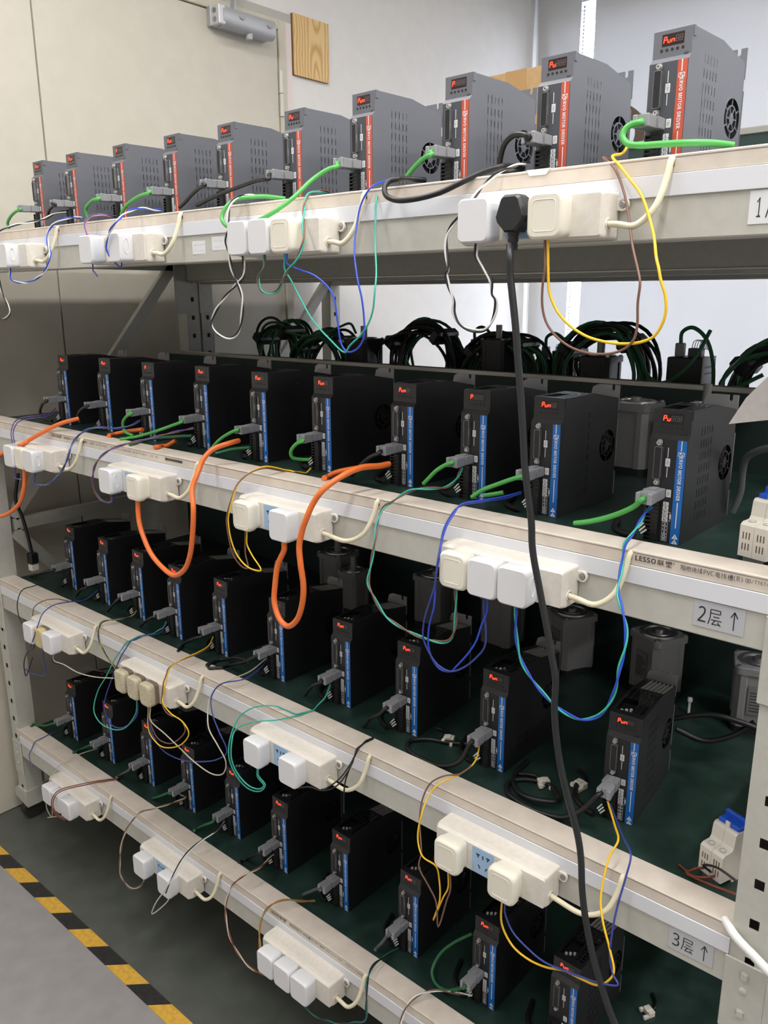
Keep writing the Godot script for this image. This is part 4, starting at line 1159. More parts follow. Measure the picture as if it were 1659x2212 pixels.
	encoder_cable(1,7,"green","short green encoder cable in the eighth driver from the left, second shelf",[-0.3656,1.231,0.0314,-0.3676,1.23,0.0394,-0.356,1.235,0.05,-0.3679,1.23,0.0491,-0.3872,1.218,0.0475,-0.4026,1.204,0.046,-0.4131,1.194,0.045],0.0032)
	encoder_cable(1,8,"green","short green encoder cable in the ninth driver from the left, second shelf",[-0.2383,1.231,0.0416,-0.2403,1.23,0.0496,-0.2507,1.226,0.0509,-0.2793,1.213,0.0526,-0.3015,1.202,0.054,-0.3172,1.19,0.055],0.0032)
	encoder_cable(1,9,"green","short green encoder cable in the tenth driver from the left, second shelf",[-0.0564,1.231,0.0621,-0.0584,1.23,0.0701,-0.0694,1.219,0.0643,-0.0933,1.204,0.0629,-0.1248,1.19,0.0612,-0.1506,1.182,0.06],0.0036)
	encoder_cable(2,0,"black","long black encoder cable in the first driver from the left, third shelf",[-1.618,0.7956,0.0384,-1.62,0.7946,0.0464,-1.607,0.7963,0.05,-1.662,0.7792,0.0452,-1.746,0.7476,0.038,-1.843,0.7101,0.03],0.0032)
	encoder_cable(2,1,"black","short black encoder cable in the second driver from the left, third shelf",[-1.453,0.7956,0.0413,-1.455,0.7946,0.0493,-1.45,0.7885,0.05,-1.489,0.7698,0.0455,-1.528,0.7416,0.04],0.0032)
	encoder_cable(2,2,"black","short black encoder cable in the third driver from the left, third shelf",[-1.299,0.7956,0.044,-1.301,0.7946,0.052,-1.343,0.7678,0.045,-1.38,0.7392,0.04],0.0032)
	encoder_cable(2,3,"black","short black encoder cable in the fourth driver from the left, third shelf",[-1.14,0.7956,0.0535,-1.142,0.7946,0.0615,-1.16,0.7876,0.05,-1.198,0.7681,0.0457,-1.243,0.7373,0.04],0.0032)
	encoder_cable(2,4,"black","long black encoder cable in the fifth driver from the left, third shelf",[-0.9917,0.7956,0.0435,-0.9937,0.7946,0.0515,-0.9907,0.7881,0.05,-1.024,0.7715,0.0471,-1.069,0.7452,0.0432,-1.078,0.7368,0.0429,-1.052,0.7467,0.0664,-1.044,0.7465,0.0766],0.0032)
	encoder_cable(2,5,"black","long black encoder cable in the sixth driver from the left, third shelf",[-0.8144,0.7956,0.0461,-0.8164,0.7946,0.0541,-0.8645,0.7655,0.0477,-0.8889,0.7535,0.0462,-0.9138,0.7413,0.0447,-0.9087,0.7464,0.066,-0.9136,0.7468,0.0728,-0.9197,0.7465,0.0787,-0.9249,0.7468,0.0852,-0.931,0.7466,0.0829,-0.937,0.7465,0.0806,-0.9431,0.7463,0.0783,-0.9426,0.7468,0.0697,-0.9597,0.7374,0.048,-0.9603,0.7372,0.0382,-0.9549,0.7372,0.0284,-0.9387,0.7432,0.0268,-0.9227,0.7492,0.0251,-0.8898,0.7527,0.0215,-0.8812,0.7466,0.02],0.0032)
	encoder_cable(2,6,"black","short black encoder cable in the seventh driver from the left, third shelf",[-0.6434,0.7956,0.0405,-0.6454,0.7946,0.0485,-0.639,0.7962,0.05,-0.6684,0.7771,0.0454,-0.6949,0.7475,0.04],0.0032)
	encoder_cable(2,7,"black","short black encoder cable in the eighth driver from the left, third shelf",[-0.4864,0.7956,0.0416,-0.4884,0.7946,0.0496,-0.5023,0.7789,0.0477,-0.5273,0.7597,0.0439,-0.534,0.7515,0.0426,-0.5407,0.7433,0.0413,-0.5449,0.7372,0.0429],0.0032)
	encoder_cable(2,8,"black","long black encoder cable in the ninth driver from the left, third shelf",[-0.3134,0.7956,0.0361,-0.3154,0.7946,0.0441,-0.33,0.7598,0.052,-0.362,0.7408,0.058,-0.4,0.7378,0.058,-0.437,0.7378,0.05,-0.452,0.7378,0.028,-0.435,0.7378,0.004,-0.4,0.7378,-0.012,-0.37,0.7378,-0.03],0.0038)
	encoder_cable(2,9,"black","long black encoder cable in the tenth driver from the left, third shelf",[-0.0979,0.7956,0.0345,-0.0999,0.7946,0.0425,-0.118,0.7678,0.05,-0.145,0.7438,0.054,-0.18,0.7378,0.058,-0.215,0.7378,0.057,-0.245,0.7378,0.045,-0.258,0.7378,0.02,-0.24,0.7378,-0.004,-0.205,0.7378,-0.012,-0.18,0.7378,0.006,-0.172,0.7458,0.03,-0.2,0.7458,0.046,-0.235,0.7398,0.035,-0.262,0.7378,0,-0.268,0.7378,-0.05],0.0038)
	encoder_cable(3,0,"dark green","long dark green encoder cable in the first driver from the left, bottom shelf",[-1.663,0.3495,0.0592,-1.665,0.3485,0.0672,-1.701,0.3299,0.05,-1.747,0.3082,0.0594,-1.763,0.3053,0.0626,-1.778,0.3024,0.0659,-1.792,0.3008,0.0701,-1.788,0.3007,0.0776,-1.835,0.2722,0.0627,-1.856,0.2583,0.0595,-1.857,0.244,0.0521,-1.823,0.254,0.03],0.0032)
	encoder_cable(3,1,"dark green","long dark green encoder cable in the second driver from the left, bottom shelf",[-1.483,0.3495,0.0557,-1.485,0.3485,0.0637,-1.506,0.3376,0.05,-1.568,0.3,0.0474,-1.583,0.2907,0.049,-1.567,0.3008,0.066,-1.568,0.3007,0.0748],0.0032)
	encoder_cable(3,2,"grey","short grey encoder cable in the third driver from the left, bottom shelf",[-1.315,0.3495,0.0473,-1.317,0.3485,0.0553,-1.329,0.3366,0.05,-1.369,0.3073,0.0474,-1.381,0.2984,0.0466,-1.392,0.2909,0.047,-1.377,0.3002,0.0611],0.0032)
	encoder_cable(3,3,"dark green","short dark green encoder cable in the fourth driver from the left, bottom shelf",[-1.149,0.3495,0.0471,-1.151,0.3485,0.0551,-1.162,0.3436,0.05,-1.196,0.3204,0.0479,-1.212,0.3097,0.0469,-1.229,0.299,0.046,-1.241,0.2913,0.0476],0.0032)
	encoder_cable(3,4,"dark green","short dark green encoder cable in the fifth driver from the left, bottom shelf",[-0.9911,0.3495,0.0404,-0.9931,0.3485,0.0484,-0.9962,0.3424,0.05,-1.036,0.3127,0.0476,-1.05,0.3011,0.0467,-1.062,0.2911,0.0473,-1.052,0.3007,0.0635],0.0032)
	encoder_cable(3,5,"black","short black encoder cable in the sixth driver from the left, bottom shelf",[-0.8269,0.3495,0.0482,-0.8289,0.3485,0.0562,-0.84,0.3393,0.05,-0.8775,0.3078,0.0455,-0.8929,0.2944,0.0437,-0.8981,0.2908,0.0498,-0.8891,0.3005,0.0667],0.0032)
	encoder_cable(3,6,"grey","short grey encoder cable in the seventh driver from the left, bottom shelf",[-0.6527,0.3495,0.0454,-0.6547,0.3485,0.0534,-0.6633,0.3451,0.05,-0.6925,0.3193,0.0448,-0.7201,0.2938,0.04],0.0032)
	encoder_cable(3,7,"grey","short grey encoder cable in the eighth driver from the left, bottom shelf",[-0.4744,0.3495,0.0479,-0.4764,0.3485,0.0559,-0.4837,0.3408,0.05,-0.4979,0.3157,0.05,-0.5036,0.3071,0.05,-0.508,0.3005,0.0516,-0.5071,0.301,0.059],0.0032)
	encoder_cable(3,8,"dark green","long dark green encoder cable in the ninth driver from the left, bottom shelf",[-0.3038,0.3495,0.0529,-0.3058,0.3485,0.0609,-0.3149,0.3342,0.05,-0.3523,0.3,0.045,-0.3796,0.2942,0.0411,-0.3969,0.3007,0.0289,-0.397,0.321,0.0068,-0.3799,0.3438,-0.0113,-0.3532,0.3666,-0.03],0.0032)
	lead("mains_plug","white square plug with looping white and black twisted wires, beside the black plug","plug","mains plugs in the power strips",[["white",0.0013,[-0.243,1.532,0.164,-0.243,1.522,0.164,-0.242,1.513,0.165,-0.2303,1.499,0.165,-0.2202,1.485,0.165,-0.2183,1.47,0.165,-0.2134,1.465,0.165,-0.2122,1.458,0.165,-0.2144,1.446,0.165,-0.2205,1.435,0.165,-0.2286,1.429,0.165,-0.2403,1.428,0.165,-0.2557,1.431,0.165,-0.2662,1.437,0.165,-0.2735,1.449,0.165,-0.2738,1.463,0.165,-0.2811,1.479,0.165,-0.2866,1.496,0.1637,-0.2847,1.498,0.163,-0.2913,1.52,0.1581,-0.2937,1.539,0.1545,-0.2879,1.55,0.1532,-0.2754,1.562,0.1517,-0.2615,1.577,0.1504,-0.2572,1.586,0.1451,-0.2571,1.599,0.1266,-0.2457,1.61,0.1195,-0.2421,1.62,0.0903,-0.2587,1.633,0.03],1],["black",0.0013,[-0.243,1.532,0.164,-0.243,1.522,0.164,-0.242,1.513,0.165,-0.2303,1.499,0.165,-0.2202,1.485,0.165,-0.2183,1.47,0.165,-0.2134,1.465,0.165,-0.2122,1.458,0.165,-0.2144,1.446,0.165,-0.2205,1.435,0.165,-0.2286,1.429,0.165,-0.2403,1.428,0.165,-0.2557,1.431,0.165,-0.2662,1.437,0.165,-0.2735,1.449,0.165,-0.2738,1.463,0.165,-0.2811,1.479,0.165,-0.2866,1.496,0.1637,-0.2847,1.498,0.163,-0.2913,1.52,0.1581,-0.2937,1.539,0.1545,-0.2879,1.55,0.1532,-0.2754,1.562,0.1517,-0.2615,1.577,0.1504,-0.2572,1.586,0.1451,-0.2571,1.599,0.1266,-0.2457,1.61,0.1195,-0.2421,1.62,0.0903,-0.2587,1.633,0.03],2]],[0,3,0,"white"])
	lead("mains_plug","cream plug with wide hanging loop of yellow and brown wires","plug","mains plugs in the power strips",[["yellow",0.0016,[-0.147,1.532,0.164,-0.147,1.522,0.164,-0.1452,1.5,0.165,-0.1432,1.478,0.165,-0.1413,1.47,0.165,-0.1312,1.452,0.165,-0.1151,1.437,0.165,-0.0948,1.426,0.165,-0.0753,1.421,0.165,-0.0538,1.419,0.165,-0.0333,1.421,0.165,-0.0187,1.427,0.165,-0.01,1.44,0.165,-0.007,1.454,0.165,-0.0095,1.47,0.165,-0.0148,1.483,0.165,-0.019,1.495,0.163,-0.0251,1.506,0.1568,-0.0342,1.527,0.1455,-0.0478,1.551,0.1333,-0.0604,1.571,0.1258,-0.0782,1.589,0.1182,-0.0923,1.603,0.1129,-0.1109,1.617,0.0963,-0.1133,1.624,0.0668,-0.1198,1.637,0.04],0],["brown",0.0014,[-0.151,1.532,0.164,-0.151,1.522,0.164,-0.148,1.498,0.167,-0.1499,1.478,0.167,-0.1487,1.455,0.167,-0.1422,1.438,0.167,-0.1276,1.423,0.167,-0.1098,1.413,0.167,-0.0898,1.408,0.167,-0.068,1.408,0.167,-0.0498,1.413,0.167,-0.0389,1.423,0.167,-0.0357,1.437,0.167,-0.0368,1.461,0.167,-0.0364,1.481,0.1659,-0.0438,1.495,0.1575,-0.0467,1.5,0.1548,-0.0594,1.522,0.142,-0.0697,1.546,0.1304,-0.0807,1.571,0.1211,-0.0919,1.591,0.1148,-0.1013,1.604,0.1111,-0.1287,1.619,0.0832,-0.1303,1.619,0.06],0]],[0,3,2,"cream"])
	lead("mains_plug","black three-pin plug with long black cable hanging down past the shelves","plug","",[["black_rubber",0.0042,[-0.194,1.524,0.168,-0.187,1.511,0.178,-0.1858,1.493,0.1783,-0.1823,1.473,0.1786,-0.1756,1.435,0.1792,-0.1702,1.396,0.1798,-0.1642,1.355,0.1804,-0.1588,1.312,0.181,-0.1543,1.274,0.1816,-0.1469,1.237,0.182,-0.1422,1.209,0.182,-0.1395,1.179,0.182,-0.1277,1.132,0.182,-0.116,1.088,0.182,-0.1061,1.049,0.182,-0.0998,1.021,0.182,-0.0995,0.9871,0.182,-0.0963,0.9571,0.182,-0.0875,0.9131,0.182,-0.0757,0.8752,0.182,-0.0644,0.8446,0.182,-0.0565,0.8188,0.182,-0.0518,0.7947,0.182,-0.0477,0.7532,0.182,-0.0403,0.7129,0.182,-0.0279,0.6683,0.182,-0.0126,0.6286,0.182,0.0023,0.5958,0.182,0.0112,0.5805,0.182],0]],[0,3,1,"black"])
	lead("mains_plug","cream plug with long drooping teal and blue wires, under the green cable loop","plug","mains plugs in the power strips",[["teal",0.0013,[-0.576,1.532,0.164,-0.576,1.522,0.164,-0.5756,1.507,0.165,-0.5634,1.492,0.165,-0.5445,1.466,0.165,-0.5212,1.437,0.165,-0.4889,1.412,0.165,-0.458,1.394,0.165,-0.449,1.403,0.165,-0.4272,1.419,0.165,-0.4144,1.433,0.165,-0.4059,1.451,0.165,-0.4024,1.474,0.165,-0.4101,1.498,0.153,-0.4298,1.538,0.1328,-0.4399,1.574,0.1201,-0.4446,1.596,0.1133,-0.4619,1.613,0.084,-0.4672,1.619,0.0711,-0.4724,1.626,0.05],0],["blue",0.0013,[-0.571,1.532,0.164,-0.571,1.522,0.164,-0.5703,1.515,0.165,-0.5506,1.507,0.165,-0.515,1.497,0.165,-0.4898,1.482,0.165,-0.4783,1.469,0.165,-0.4743,1.453,0.165,-0.4696,1.425,0.165,-0.4644,1.404,0.165,-0.4535,1.395,0.165,-0.4361,1.399,0.165,-0.423,1.414,0.165,-0.4219,1.439,0.165,-0.4257,1.466,0.165,-0.4336,1.489,0.1638,-0.4565,1.529,0.1453,-0.4661,1.563,0.1298,-0.4646,1.591,0.1217,-0.4538,1.611,0.1146,-0.4533,1.62,0.0913,-0.4575,1.627,0.0674,-0.4595,1.631,0.05],0]],[0,2,2,"cream"])
	lead("mains_plug","white plug with brown and teal wires rising over the duct, middle of the trio","plug","mains plugs in the power strips",[["brown",0.0013,[-0.62,1.532,0.164,-0.62,1.522,0.164,-0.6194,1.512,0.165,-0.6321,1.496,0.1664,-0.6262,1.479,0.1679,-0.6085,1.473,0.1691,-0.5853,1.478,0.1705,-0.5674,1.498,0.1724,-0.5398,1.519,0.1747,-0.5324,1.543,0.1674,-0.546,1.572,0.1535,-0.5707,1.598,0.1267,-0.5848,1.614,0.1034,-0.5926,1.621,0.0717,-0.5971,1.622,0.05],1],["teal",0.0013,[-0.62,1.532,0.164,-0.62,1.522,0.164,-0.6194,1.512,0.165,-0.6321,1.496,0.1664,-0.6262,1.479,0.1679,-0.6085,1.473,0.1691,-0.5853,1.478,0.1705,-0.5674,1.498,0.1724,-0.5398,1.519,0.1747,-0.5324,1.543,0.1674,-0.546,1.572,0.1535,-0.5707,1.598,0.1267,-0.5848,1.614,0.1034,-0.5926,1.621,0.0717,-0.5971,1.622,0.05],2]],[0,2,1,"white"])
	lead("mains_plug","white plug with a narrow hanging loop of white and black wires, below the green loop","plug","mains plugs in the power strips",[["white",0.0013,[-0.667,1.532,0.164,-0.667,1.522,0.164,-0.6674,1.5,0.165,-0.6918,1.483,0.1654,-0.7169,1.466,0.1658,-0.7402,1.445,0.1662,-0.7509,1.427,0.1666,-0.7439,1.416,0.1668,-0.7237,1.408,0.1671,-0.7004,1.407,0.1673,-0.6824,1.417,0.1676,-0.6717,1.442,0.168,-0.669,1.469,0.1685,-0.6804,1.493,0.169,-0.6897,1.51,0.1693,-0.6951,1.537,0.1699,-0.7005,1.551,0.1686,-0.6989,1.567,0.1649,-0.7028,1.588,0.1604,-0.7202,1.61,0.1385,-0.7217,1.619,0.1231,-0.7306,1.624,0.0899,-0.746,1.626,0.05],1],["black",0.0013,[-0.667,1.532,0.164,-0.667,1.522,0.164,-0.6674,1.5,0.165,-0.6918,1.483,0.1654,-0.7169,1.466,0.1658,-0.7402,1.445,0.1662,-0.7509,1.427,0.1666,-0.7439,1.416,0.1668,-0.7237,1.408,0.1671,-0.7004,1.407,0.1673,-0.6824,1.417,0.1676,-0.6717,1.442,0.168,-0.669,1.469,0.1685,-0.6804,1.493,0.169,-0.6897,1.51,0.1693,-0.6951,1.537,0.1699,-0.7005,1.551,0.1686,-0.6989,1.567,0.1649,-0.7028,1.588,0.1604,-0.7202,1.61,0.1385,-0.7217,1.619,0.1231,-0.7306,1.624,0.0899,-0.746,1.626,0.05],2]],[0,2,0,"white"])
	lead("mains_plug","white plug with violet and pink wires looping straight up over the duct","plug","mains plugs in the power strips",[["violet",0.0013,[-1.096,1.532,0.164,-1.096,1.522,0.164,-1.095,1.517,0.165,-1.087,1.511,0.165,-1.081,1.506,0.165],0],["violet",0.0013,[-1.096,1.578,0.17,-1.156,1.605,0.1376,-1.161,1.617,0.1244,-1.143,1.621,0.1124,-1.176,1.623,0.0681,-1.189,1.624,0.05],0],["pink",0.0013,[-1.092,1.578,0.17,-1.159,1.605,0.1332,-1.162,1.616,0.1215,-1.157,1.62,0.1034,-1.175,1.621,0.07],0]],[0,1,0,"white"])
	lead("mains_plug","white grooved plug with blue and white wires curling up past its own side","plug","mains plugs in the power strips",[["blue",0.0013,[-1.003,1.532,0.164,-1.003,1.522,0.164,-1.021,1.549,0.1792,-1.003,1.575,0.182,-0.9781,1.592,0.182,-1,1.613,0.1437,-1.017,1.623,0.1042,-1.026,1.623,0.074,-1.032,1.625,0.05],1],["white",0.0013,[-1.003,1.532,0.164,-1.003,1.522,0.164,-1.021,1.549,0.1792,-1.003,1.575,0.182,-0.9781,1.592,0.182,-1,1.613,0.1437,-1.017,1.623,0.1042,-1.026,1.623,0.074,-1.032,1.625,0.05],2]],[0,1,2,"groove"])
	lead("mains_plug","white plug at the far power strip with blue and white wires drooping below the beam","plug","mains plugs in the power strips",[["blue",0.0013,[-1.423,1.532,0.164,-1.423,1.522,0.164,-1.424,1.508,0.165,-1.369,1.498,0.1636,-1.312,1.507,0.1622,-1.274,1.524,0.1609,-1.267,1.55,0.1538,-1.297,1.573,0.1411,-1.314,1.597,0.1291,-1.297,1.614,0.12,-1.28,1.622,0.1037,-1.303,1.627,0.06],1],["white",0.0013,[-1.423,1.532,0.164,-1.423,1.522,0.164,-1.424,1.508,0.165,-1.369,1.498,0.1636,-1.312,1.507,0.1622,-1.274,1.524,0.1609,-1.267,1.55,0.1538,-1.297,1.573,0.1411,-1.314,1.597,0.1291,-1.297,1.614,0.12,-1.28,1.622,0.1037,-1.303,1.627,0.06],2]],[0,0,2,"groove"])
	lead("mains_plug","white plug cut by the picture edge with white and black twisted wires","plug","mains plugs in the power strips",[["white",0.0013,[-1.473,1.532,0.164,-1.473,1.522,0.164,-1.473,1.514,0.165,-1.471,1.486,0.1657,-1.448,1.457,0.1664,-1.438,1.44,0.1668,-1.454,1.428,0.1671,-1.487,1.425,0.1674,-1.514,1.442,0.1679,-1.513,1.481,0.1688,-1.486,1.529,0.1699,-1.474,1.566,0.1661,-1.463,1.598,0.1622,-1.433,1.615,0.1397,-1.434,1.622,0.1088,-1.426,1.631,0.0762,-1.422,1.644,0.0508,-1.415,1.649,0.03],1],["black",0.0013,[-1.473,1.532,0.164,-1.473,1.522,0.164,-1.473,1.514,0.165,-1.471,1.486,0.1657,-1.448,1.457,0.1664,-1.438,1.44,0.1668,-1.454,1.428,0.1671,-1.487,1.425,0.1674,-1.514,1.442,0.1679,-1.513,1.481,0.1688,-1.486,1.529,0.1699,-1.474,1.566,0.1661,-1.463,1.598,0.1622,-1.433,1.615,0.1397,-1.434,1.622,0.1088,-1.426,1.631,0.0762,-1.422,1.644,0.0508,-1.415,1.649,0.03],2]],[0,0,1,"white"])
	lead("mains_plug","cream plug with thick orange cable at the far power strip, second shelf","plug","mains plugs in the power strips",[["orange",0.0046,[-1.463,1.1,0.164,-1.463,1.09,0.164,-1.468,1.061,0.165,-1.474,1.044,0.1667,-1.492,1.015,0.1696,-1.536,0.9862,0.1727,-1.591,0.9661,0.1756,-1.659,0.9608,0.179,-1.655,1.02,0.1845,-1.594,1.091,0.1862,-1.569,1.116,0.1678,-1.551,1.125,0.1586,-1.524,1.135,0.1537,-1.487,1.147,0.154,-1.487,1.153,0.1389,-1.471,1.162,0.1313,-1.449,1.172,0.1268,-1.409,1.196,0.0963,-1.392,1.205,0.06],0]],[1,0,1,"cream"])
	lead("mains_plug","white grooved plug with dark blue and pale wires, second shelf far end","plug","mains plugs in the power strips",[["navy",0.0013,[-1.417,1.1,0.164,-1.417,1.09,0.164,-1.419,1.071,0.165,-1.39,1.069,0.165,-1.343,1.083,0.165,-1.295,1.111,0.165,-1.261,1.145,0.165,-1.26,1.173,0.1522,-1.254,1.195,0.1327,-1.216,1.209,0.1163,-1.201,1.204,0.0835,-1.194,1.207,0.0545,-1.192,1.216,0.03],1],["slate",0.0013,[-1.417,1.1,0.164,-1.417,1.09,0.164,-1.419,1.071,0.165,-1.39,1.069,0.165,-1.343,1.083,0.165,-1.295,1.111,0.165,-1.261,1.145,0.165,-1.26,1.173,0.1522,-1.254,1.195,0.1327,-1.216,1.209,0.1163,-1.201,1.204,0.0835,-1.194,1.207,0.0545,-1.192,1.216,0.03],2]],[1,0,2,"groove"])
	lead("mains_plug","white plug with dark wires over the duct, last one on second shelf","plug","mains plugs in the power strips",[["violet",0.0013,[-1.494,1.153,0.17,-1.547,1.172,0.145,-1.565,1.19,0.1247,-1.517,1.204,0.1167,-1.518,1.204,0.0712,-1.552,1.211,0.03],0],["violet",0.0013,[-1.483,1.154,0.17,-1.534,1.171,0.1465,-1.554,1.188,0.1249,-1.511,1.2,0.1173,-1.508,1.201,0.0771,-1.547,1.207,0.03],0],["violet",0.0013,[-1.51,1.1,0.164,-1.51,1.09,0.164,-1.513,1.071,0.165,-1.478,1.069,0.165],0]],[1,0,0,"white"])
	lead("mains_plug","white plug with purple and brown wires bowing out, beside an empty blue socket","plug","mains plugs in the power strips",[["violet",0.0013,[-1.103,1.1,0.164,-1.103,1.09,0.164,-1.103,1.079,0.165,-1.12,1.075,0.1665,-1.14,1.079,0.1686,-1.153,1.099,0.1724,-1.143,1.129,0.1769,-1.124,1.159,0.1751,-1.104,1.18,0.16,-1.078,1.193,0.1344,-1.057,1.2,0.1004,-1.031,1.21,0.0642,-1.005,1.218,0.03],1],["brown",0.0013,[-1.103,1.1,0.164,-1.103,1.09,0.164,-1.103,1.079,0.165,-1.12,1.075,0.1665,-1.14,1.079,0.1686,-1.153,1.099,0.1724,-1.143,1.129,0.1769,-1.124,1.159,0.1751,-1.104,1.18,0.16,-1.078,1.193,0.1344,-1.057,1.2,0.1004,-1.031,1.21,0.0642,-1.005,1.218,0.03],2]],[1,1,0,"groove"])
	lead("mains_plug","cream plug with thick orange cable making a deep loop","plug","mains plugs in the power strips",[["orange",0.0046,[-1.01,1.1,0.164,-1.01,1.09,0.164,-1.01,1.076,0.165,-1.006,1.052,0.1668,-0.9951,1.031,0.1684,-0.9686,1.001,0.1711,-0.9303,0.9819,0.1735,-0.8918,0.9751,0.1754,-0.8556,0.9938,0.177,-0.832,1.026,0.1792,-0.8147,1.073,0.1824,-0.8077,1.116,0.1828,-0.8233,1.148,0.1714,-0.8248,1.174,0.1561,-0.8384,1.193,0.1322,-0.8367,1.207,0.1123,-0.8229,1.216,0.0839,-0.8297,1.216,0.06],0]],[1,1,2,"cream"])
	lead("mains_plug","cream plug with yellow-green and brown wires looping left, third strip of second shelf","plug","mains plugs in the power strips",[["yellow",0.0013,[-0.69,1.1,0.164,-0.69,1.09,0.164,-0.69,1.072,0.165,-0.676,1.056,0.1667,-0.6517,1.036,0.1691,-0.6679,1.033,0.1702,-0.6882,1.037,0.1716,-0.7083,1.054,0.1737,-0.7184,1.081,0.1761,-0.7193,1.11,0.1784,-0.7186,1.114,0.1787,-0.7143,1.141,0.1732,-0.7169,1.169,0.1548,-0.71,1.186,0.1348,-0.6981,1.194,0.1144,-0.6932,1.188,0.0882,-0.6917,1.184,0.0775,-0.6901,1.181,0.0667,-0.6796,1.18,0.0639,-0.6867,1.176,0.0485,-0.6851,1.174,0.0409,-0.6835,1.172,0.0334,-0.6844,1.178,0.02],0],["brown",0.0013,[-0.694,1.1,0.164,-0.694,1.09,0.164,-0.6953,1.055,0.165,-0.6863,1.032,0.1681,-0.7007,1.032,0.1697,-0.718,1.05,0.1729,-0.7225,1.079,0.1764,-0.7221,1.107,0.1797,-0.7207,1.114,0.1804,-0.7049,1.144,0.1838,-0.7122,1.17,0.1615,-0.7074,1.185,0.1396,-0.6986,1.191,0.1152,-0.6981,1.183,0.084,-0.6981,1.172,0.046,-0.6976,1.171,0.0374,-0.6939,1.17,0.0317,-0.688,1.17,0.0281],0]],[1,2,0,"cream"])
	lead("mains_plug","white plug with thick orange cable dropping in a long narrow loop","plug","mains plugs in the power strips",[["orange",0.0046,[-0.599,1.1,0.164,-0.599,1.09,0.164,-0.5983,1.081,0.165,-0.6119,1.053,0.1677,-0.6165,1.018,0.1712,-0.6165,0.991,0.1739,-0.6034,0.9673,0.1766,-0.5824,0.9595,0.1785,-0.5581,0.9764,0.1803,-0.5406,1.009,0.1832,-0.5334,1.042,0.1862,-0.5344,1.076,0.1897,-0.5374,1.104,0.1886,-0.5312,1.13,0.1873,-0.521,1.153,0.186,-0.5136,1.172,0.1811,-0.4991,1.194,0.1746,-0.4882,1.211,0.1475,-0.4818,1.22,0.109,-0.4785,1.217,0.0707,-0.4776,1.217,0.05],0]],[1,2,2,"white"])
	lead("mains_plug","cream plug with teal and brown wires sweeping under the second shelf","plug","mains plugs in the power strips",[["teal",0.0013,[-0.263,1.1,0.164,-0.263,1.09,0.164,-0.2616,1.06,0.165,-0.2623,1.037,0.1663,-0.2682,1.022,0.1672,-0.2784,1.015,0.1678,-0.3005,1.012,0.1689,-0.332,1.014,0.1705,-0.3644,1.022,0.1723,-0.3809,1.03,0.1733,-0.4012,1.055,0.1746,-0.4137,1.069,0.1705,-0.4137,1.092,0.1652,-0.4126,1.132,0.1561,-0.4212,1.154,0.1412,-0.4204,1.173,0.1272,-0.4136,1.179,0.1196,-0.4012,1.191,0.1084,-0.3865,1.199,0.0999,-0.3655,1.201,0.0836,-0.3575,1.2,0.061,-0.3557,1.208,0.041,-0.3608,1.222,0.02],1],["brown",0.0013,[-0.263,1.1,0.164,-0.263,1.09,0.164,-0.2616,1.06,0.165,-0.2623,1.037,0.1663,-0.2682,1.022,0.1672,-0.2784,1.015,0.1678,-0.3005,1.012,0.1689,-0.332,1.014,0.1705,-0.3644,1.022,0.1723,-0.3809,1.03,0.1733,-0.4012,1.055,0.1746,-0.4137,1.069,0.1705,-0.4137,1.092,0.1652,-0.4126,1.132,0.1561,-0.4212,1.154,0.1412,-0.4204,1.173,0.1272,-0.4136,1.179,0.1196,-0.4012,1.191,0.1084,-0.3865,1.199,0.0999,-0.3655,1.201,0.0836,-0.3575,1.2,0.061,-0.3557,1.208,0.041,-0.3608,1.222,0.02],2]],[1,3,0,"cream"])
	lead("mains_plug","white plug between cream and grooved plugs with loose blue wire loops","plug","mains plugs in the power strips",[["blue",0.0013,[-0.213,1.1,0.164,-0.213,1.09,0.164,-0.2119,1.076,0.165,-0.2187,1.056,0.1665,-0.2254,1.032,0.1683,-0.2364,1.012,0.1697,-0.2547,0.9875,0.1716,-0.2617,0.9788,0.1723,-0.2804,0.9769,0.1736,-0.2934,0.9906,0.1751,-0.2985,1.01,0.1766,-0.2953,1.039,0.1785,-0.287,1.068,0.1795,-0.2869,1.106,0.1769,-0.284,1.138,0.1733,-0.2876,1.157,0.163,-0.2879,1.174,0.1529,-0.2872,1.187,0.1387,-0.2848,1.198,0.1268,-0.2689,1.201,0.0956,-0.2593,1.201,0.0591,-0.2516,1.203,0.03],0],["navy",0.0013,[-0.218,1.1,0.164,-0.218,1.09,0.164,-0.2167,1.072,0.165,-0.2117,1.051,0.1671,-0.2112,1.029,0.1692,-0.222,1.011,0.1711,-0.2421,0.9904,0.1734,-0.2617,0.9798,0.1751,-0.2819,0.9845,0.177,-0.2963,1.001,0.1791,-0.3039,1.02,0.1811,-0.2995,1.049,0.1835,-0.2907,1.078,0.1826,-0.285,1.098,0.1813,-0.283,1.127,0.1794,-0.2867,1.149,0.168,-0.291,1.168,0.1558,-0.2912,1.184,0.1405,-0.287,1.195,0.1279,-0.2703,1.199,0.0989,-0.2594,1.198,0.0588,-0.2515,1.201,0.03],0]],[1,3,1,"white"])
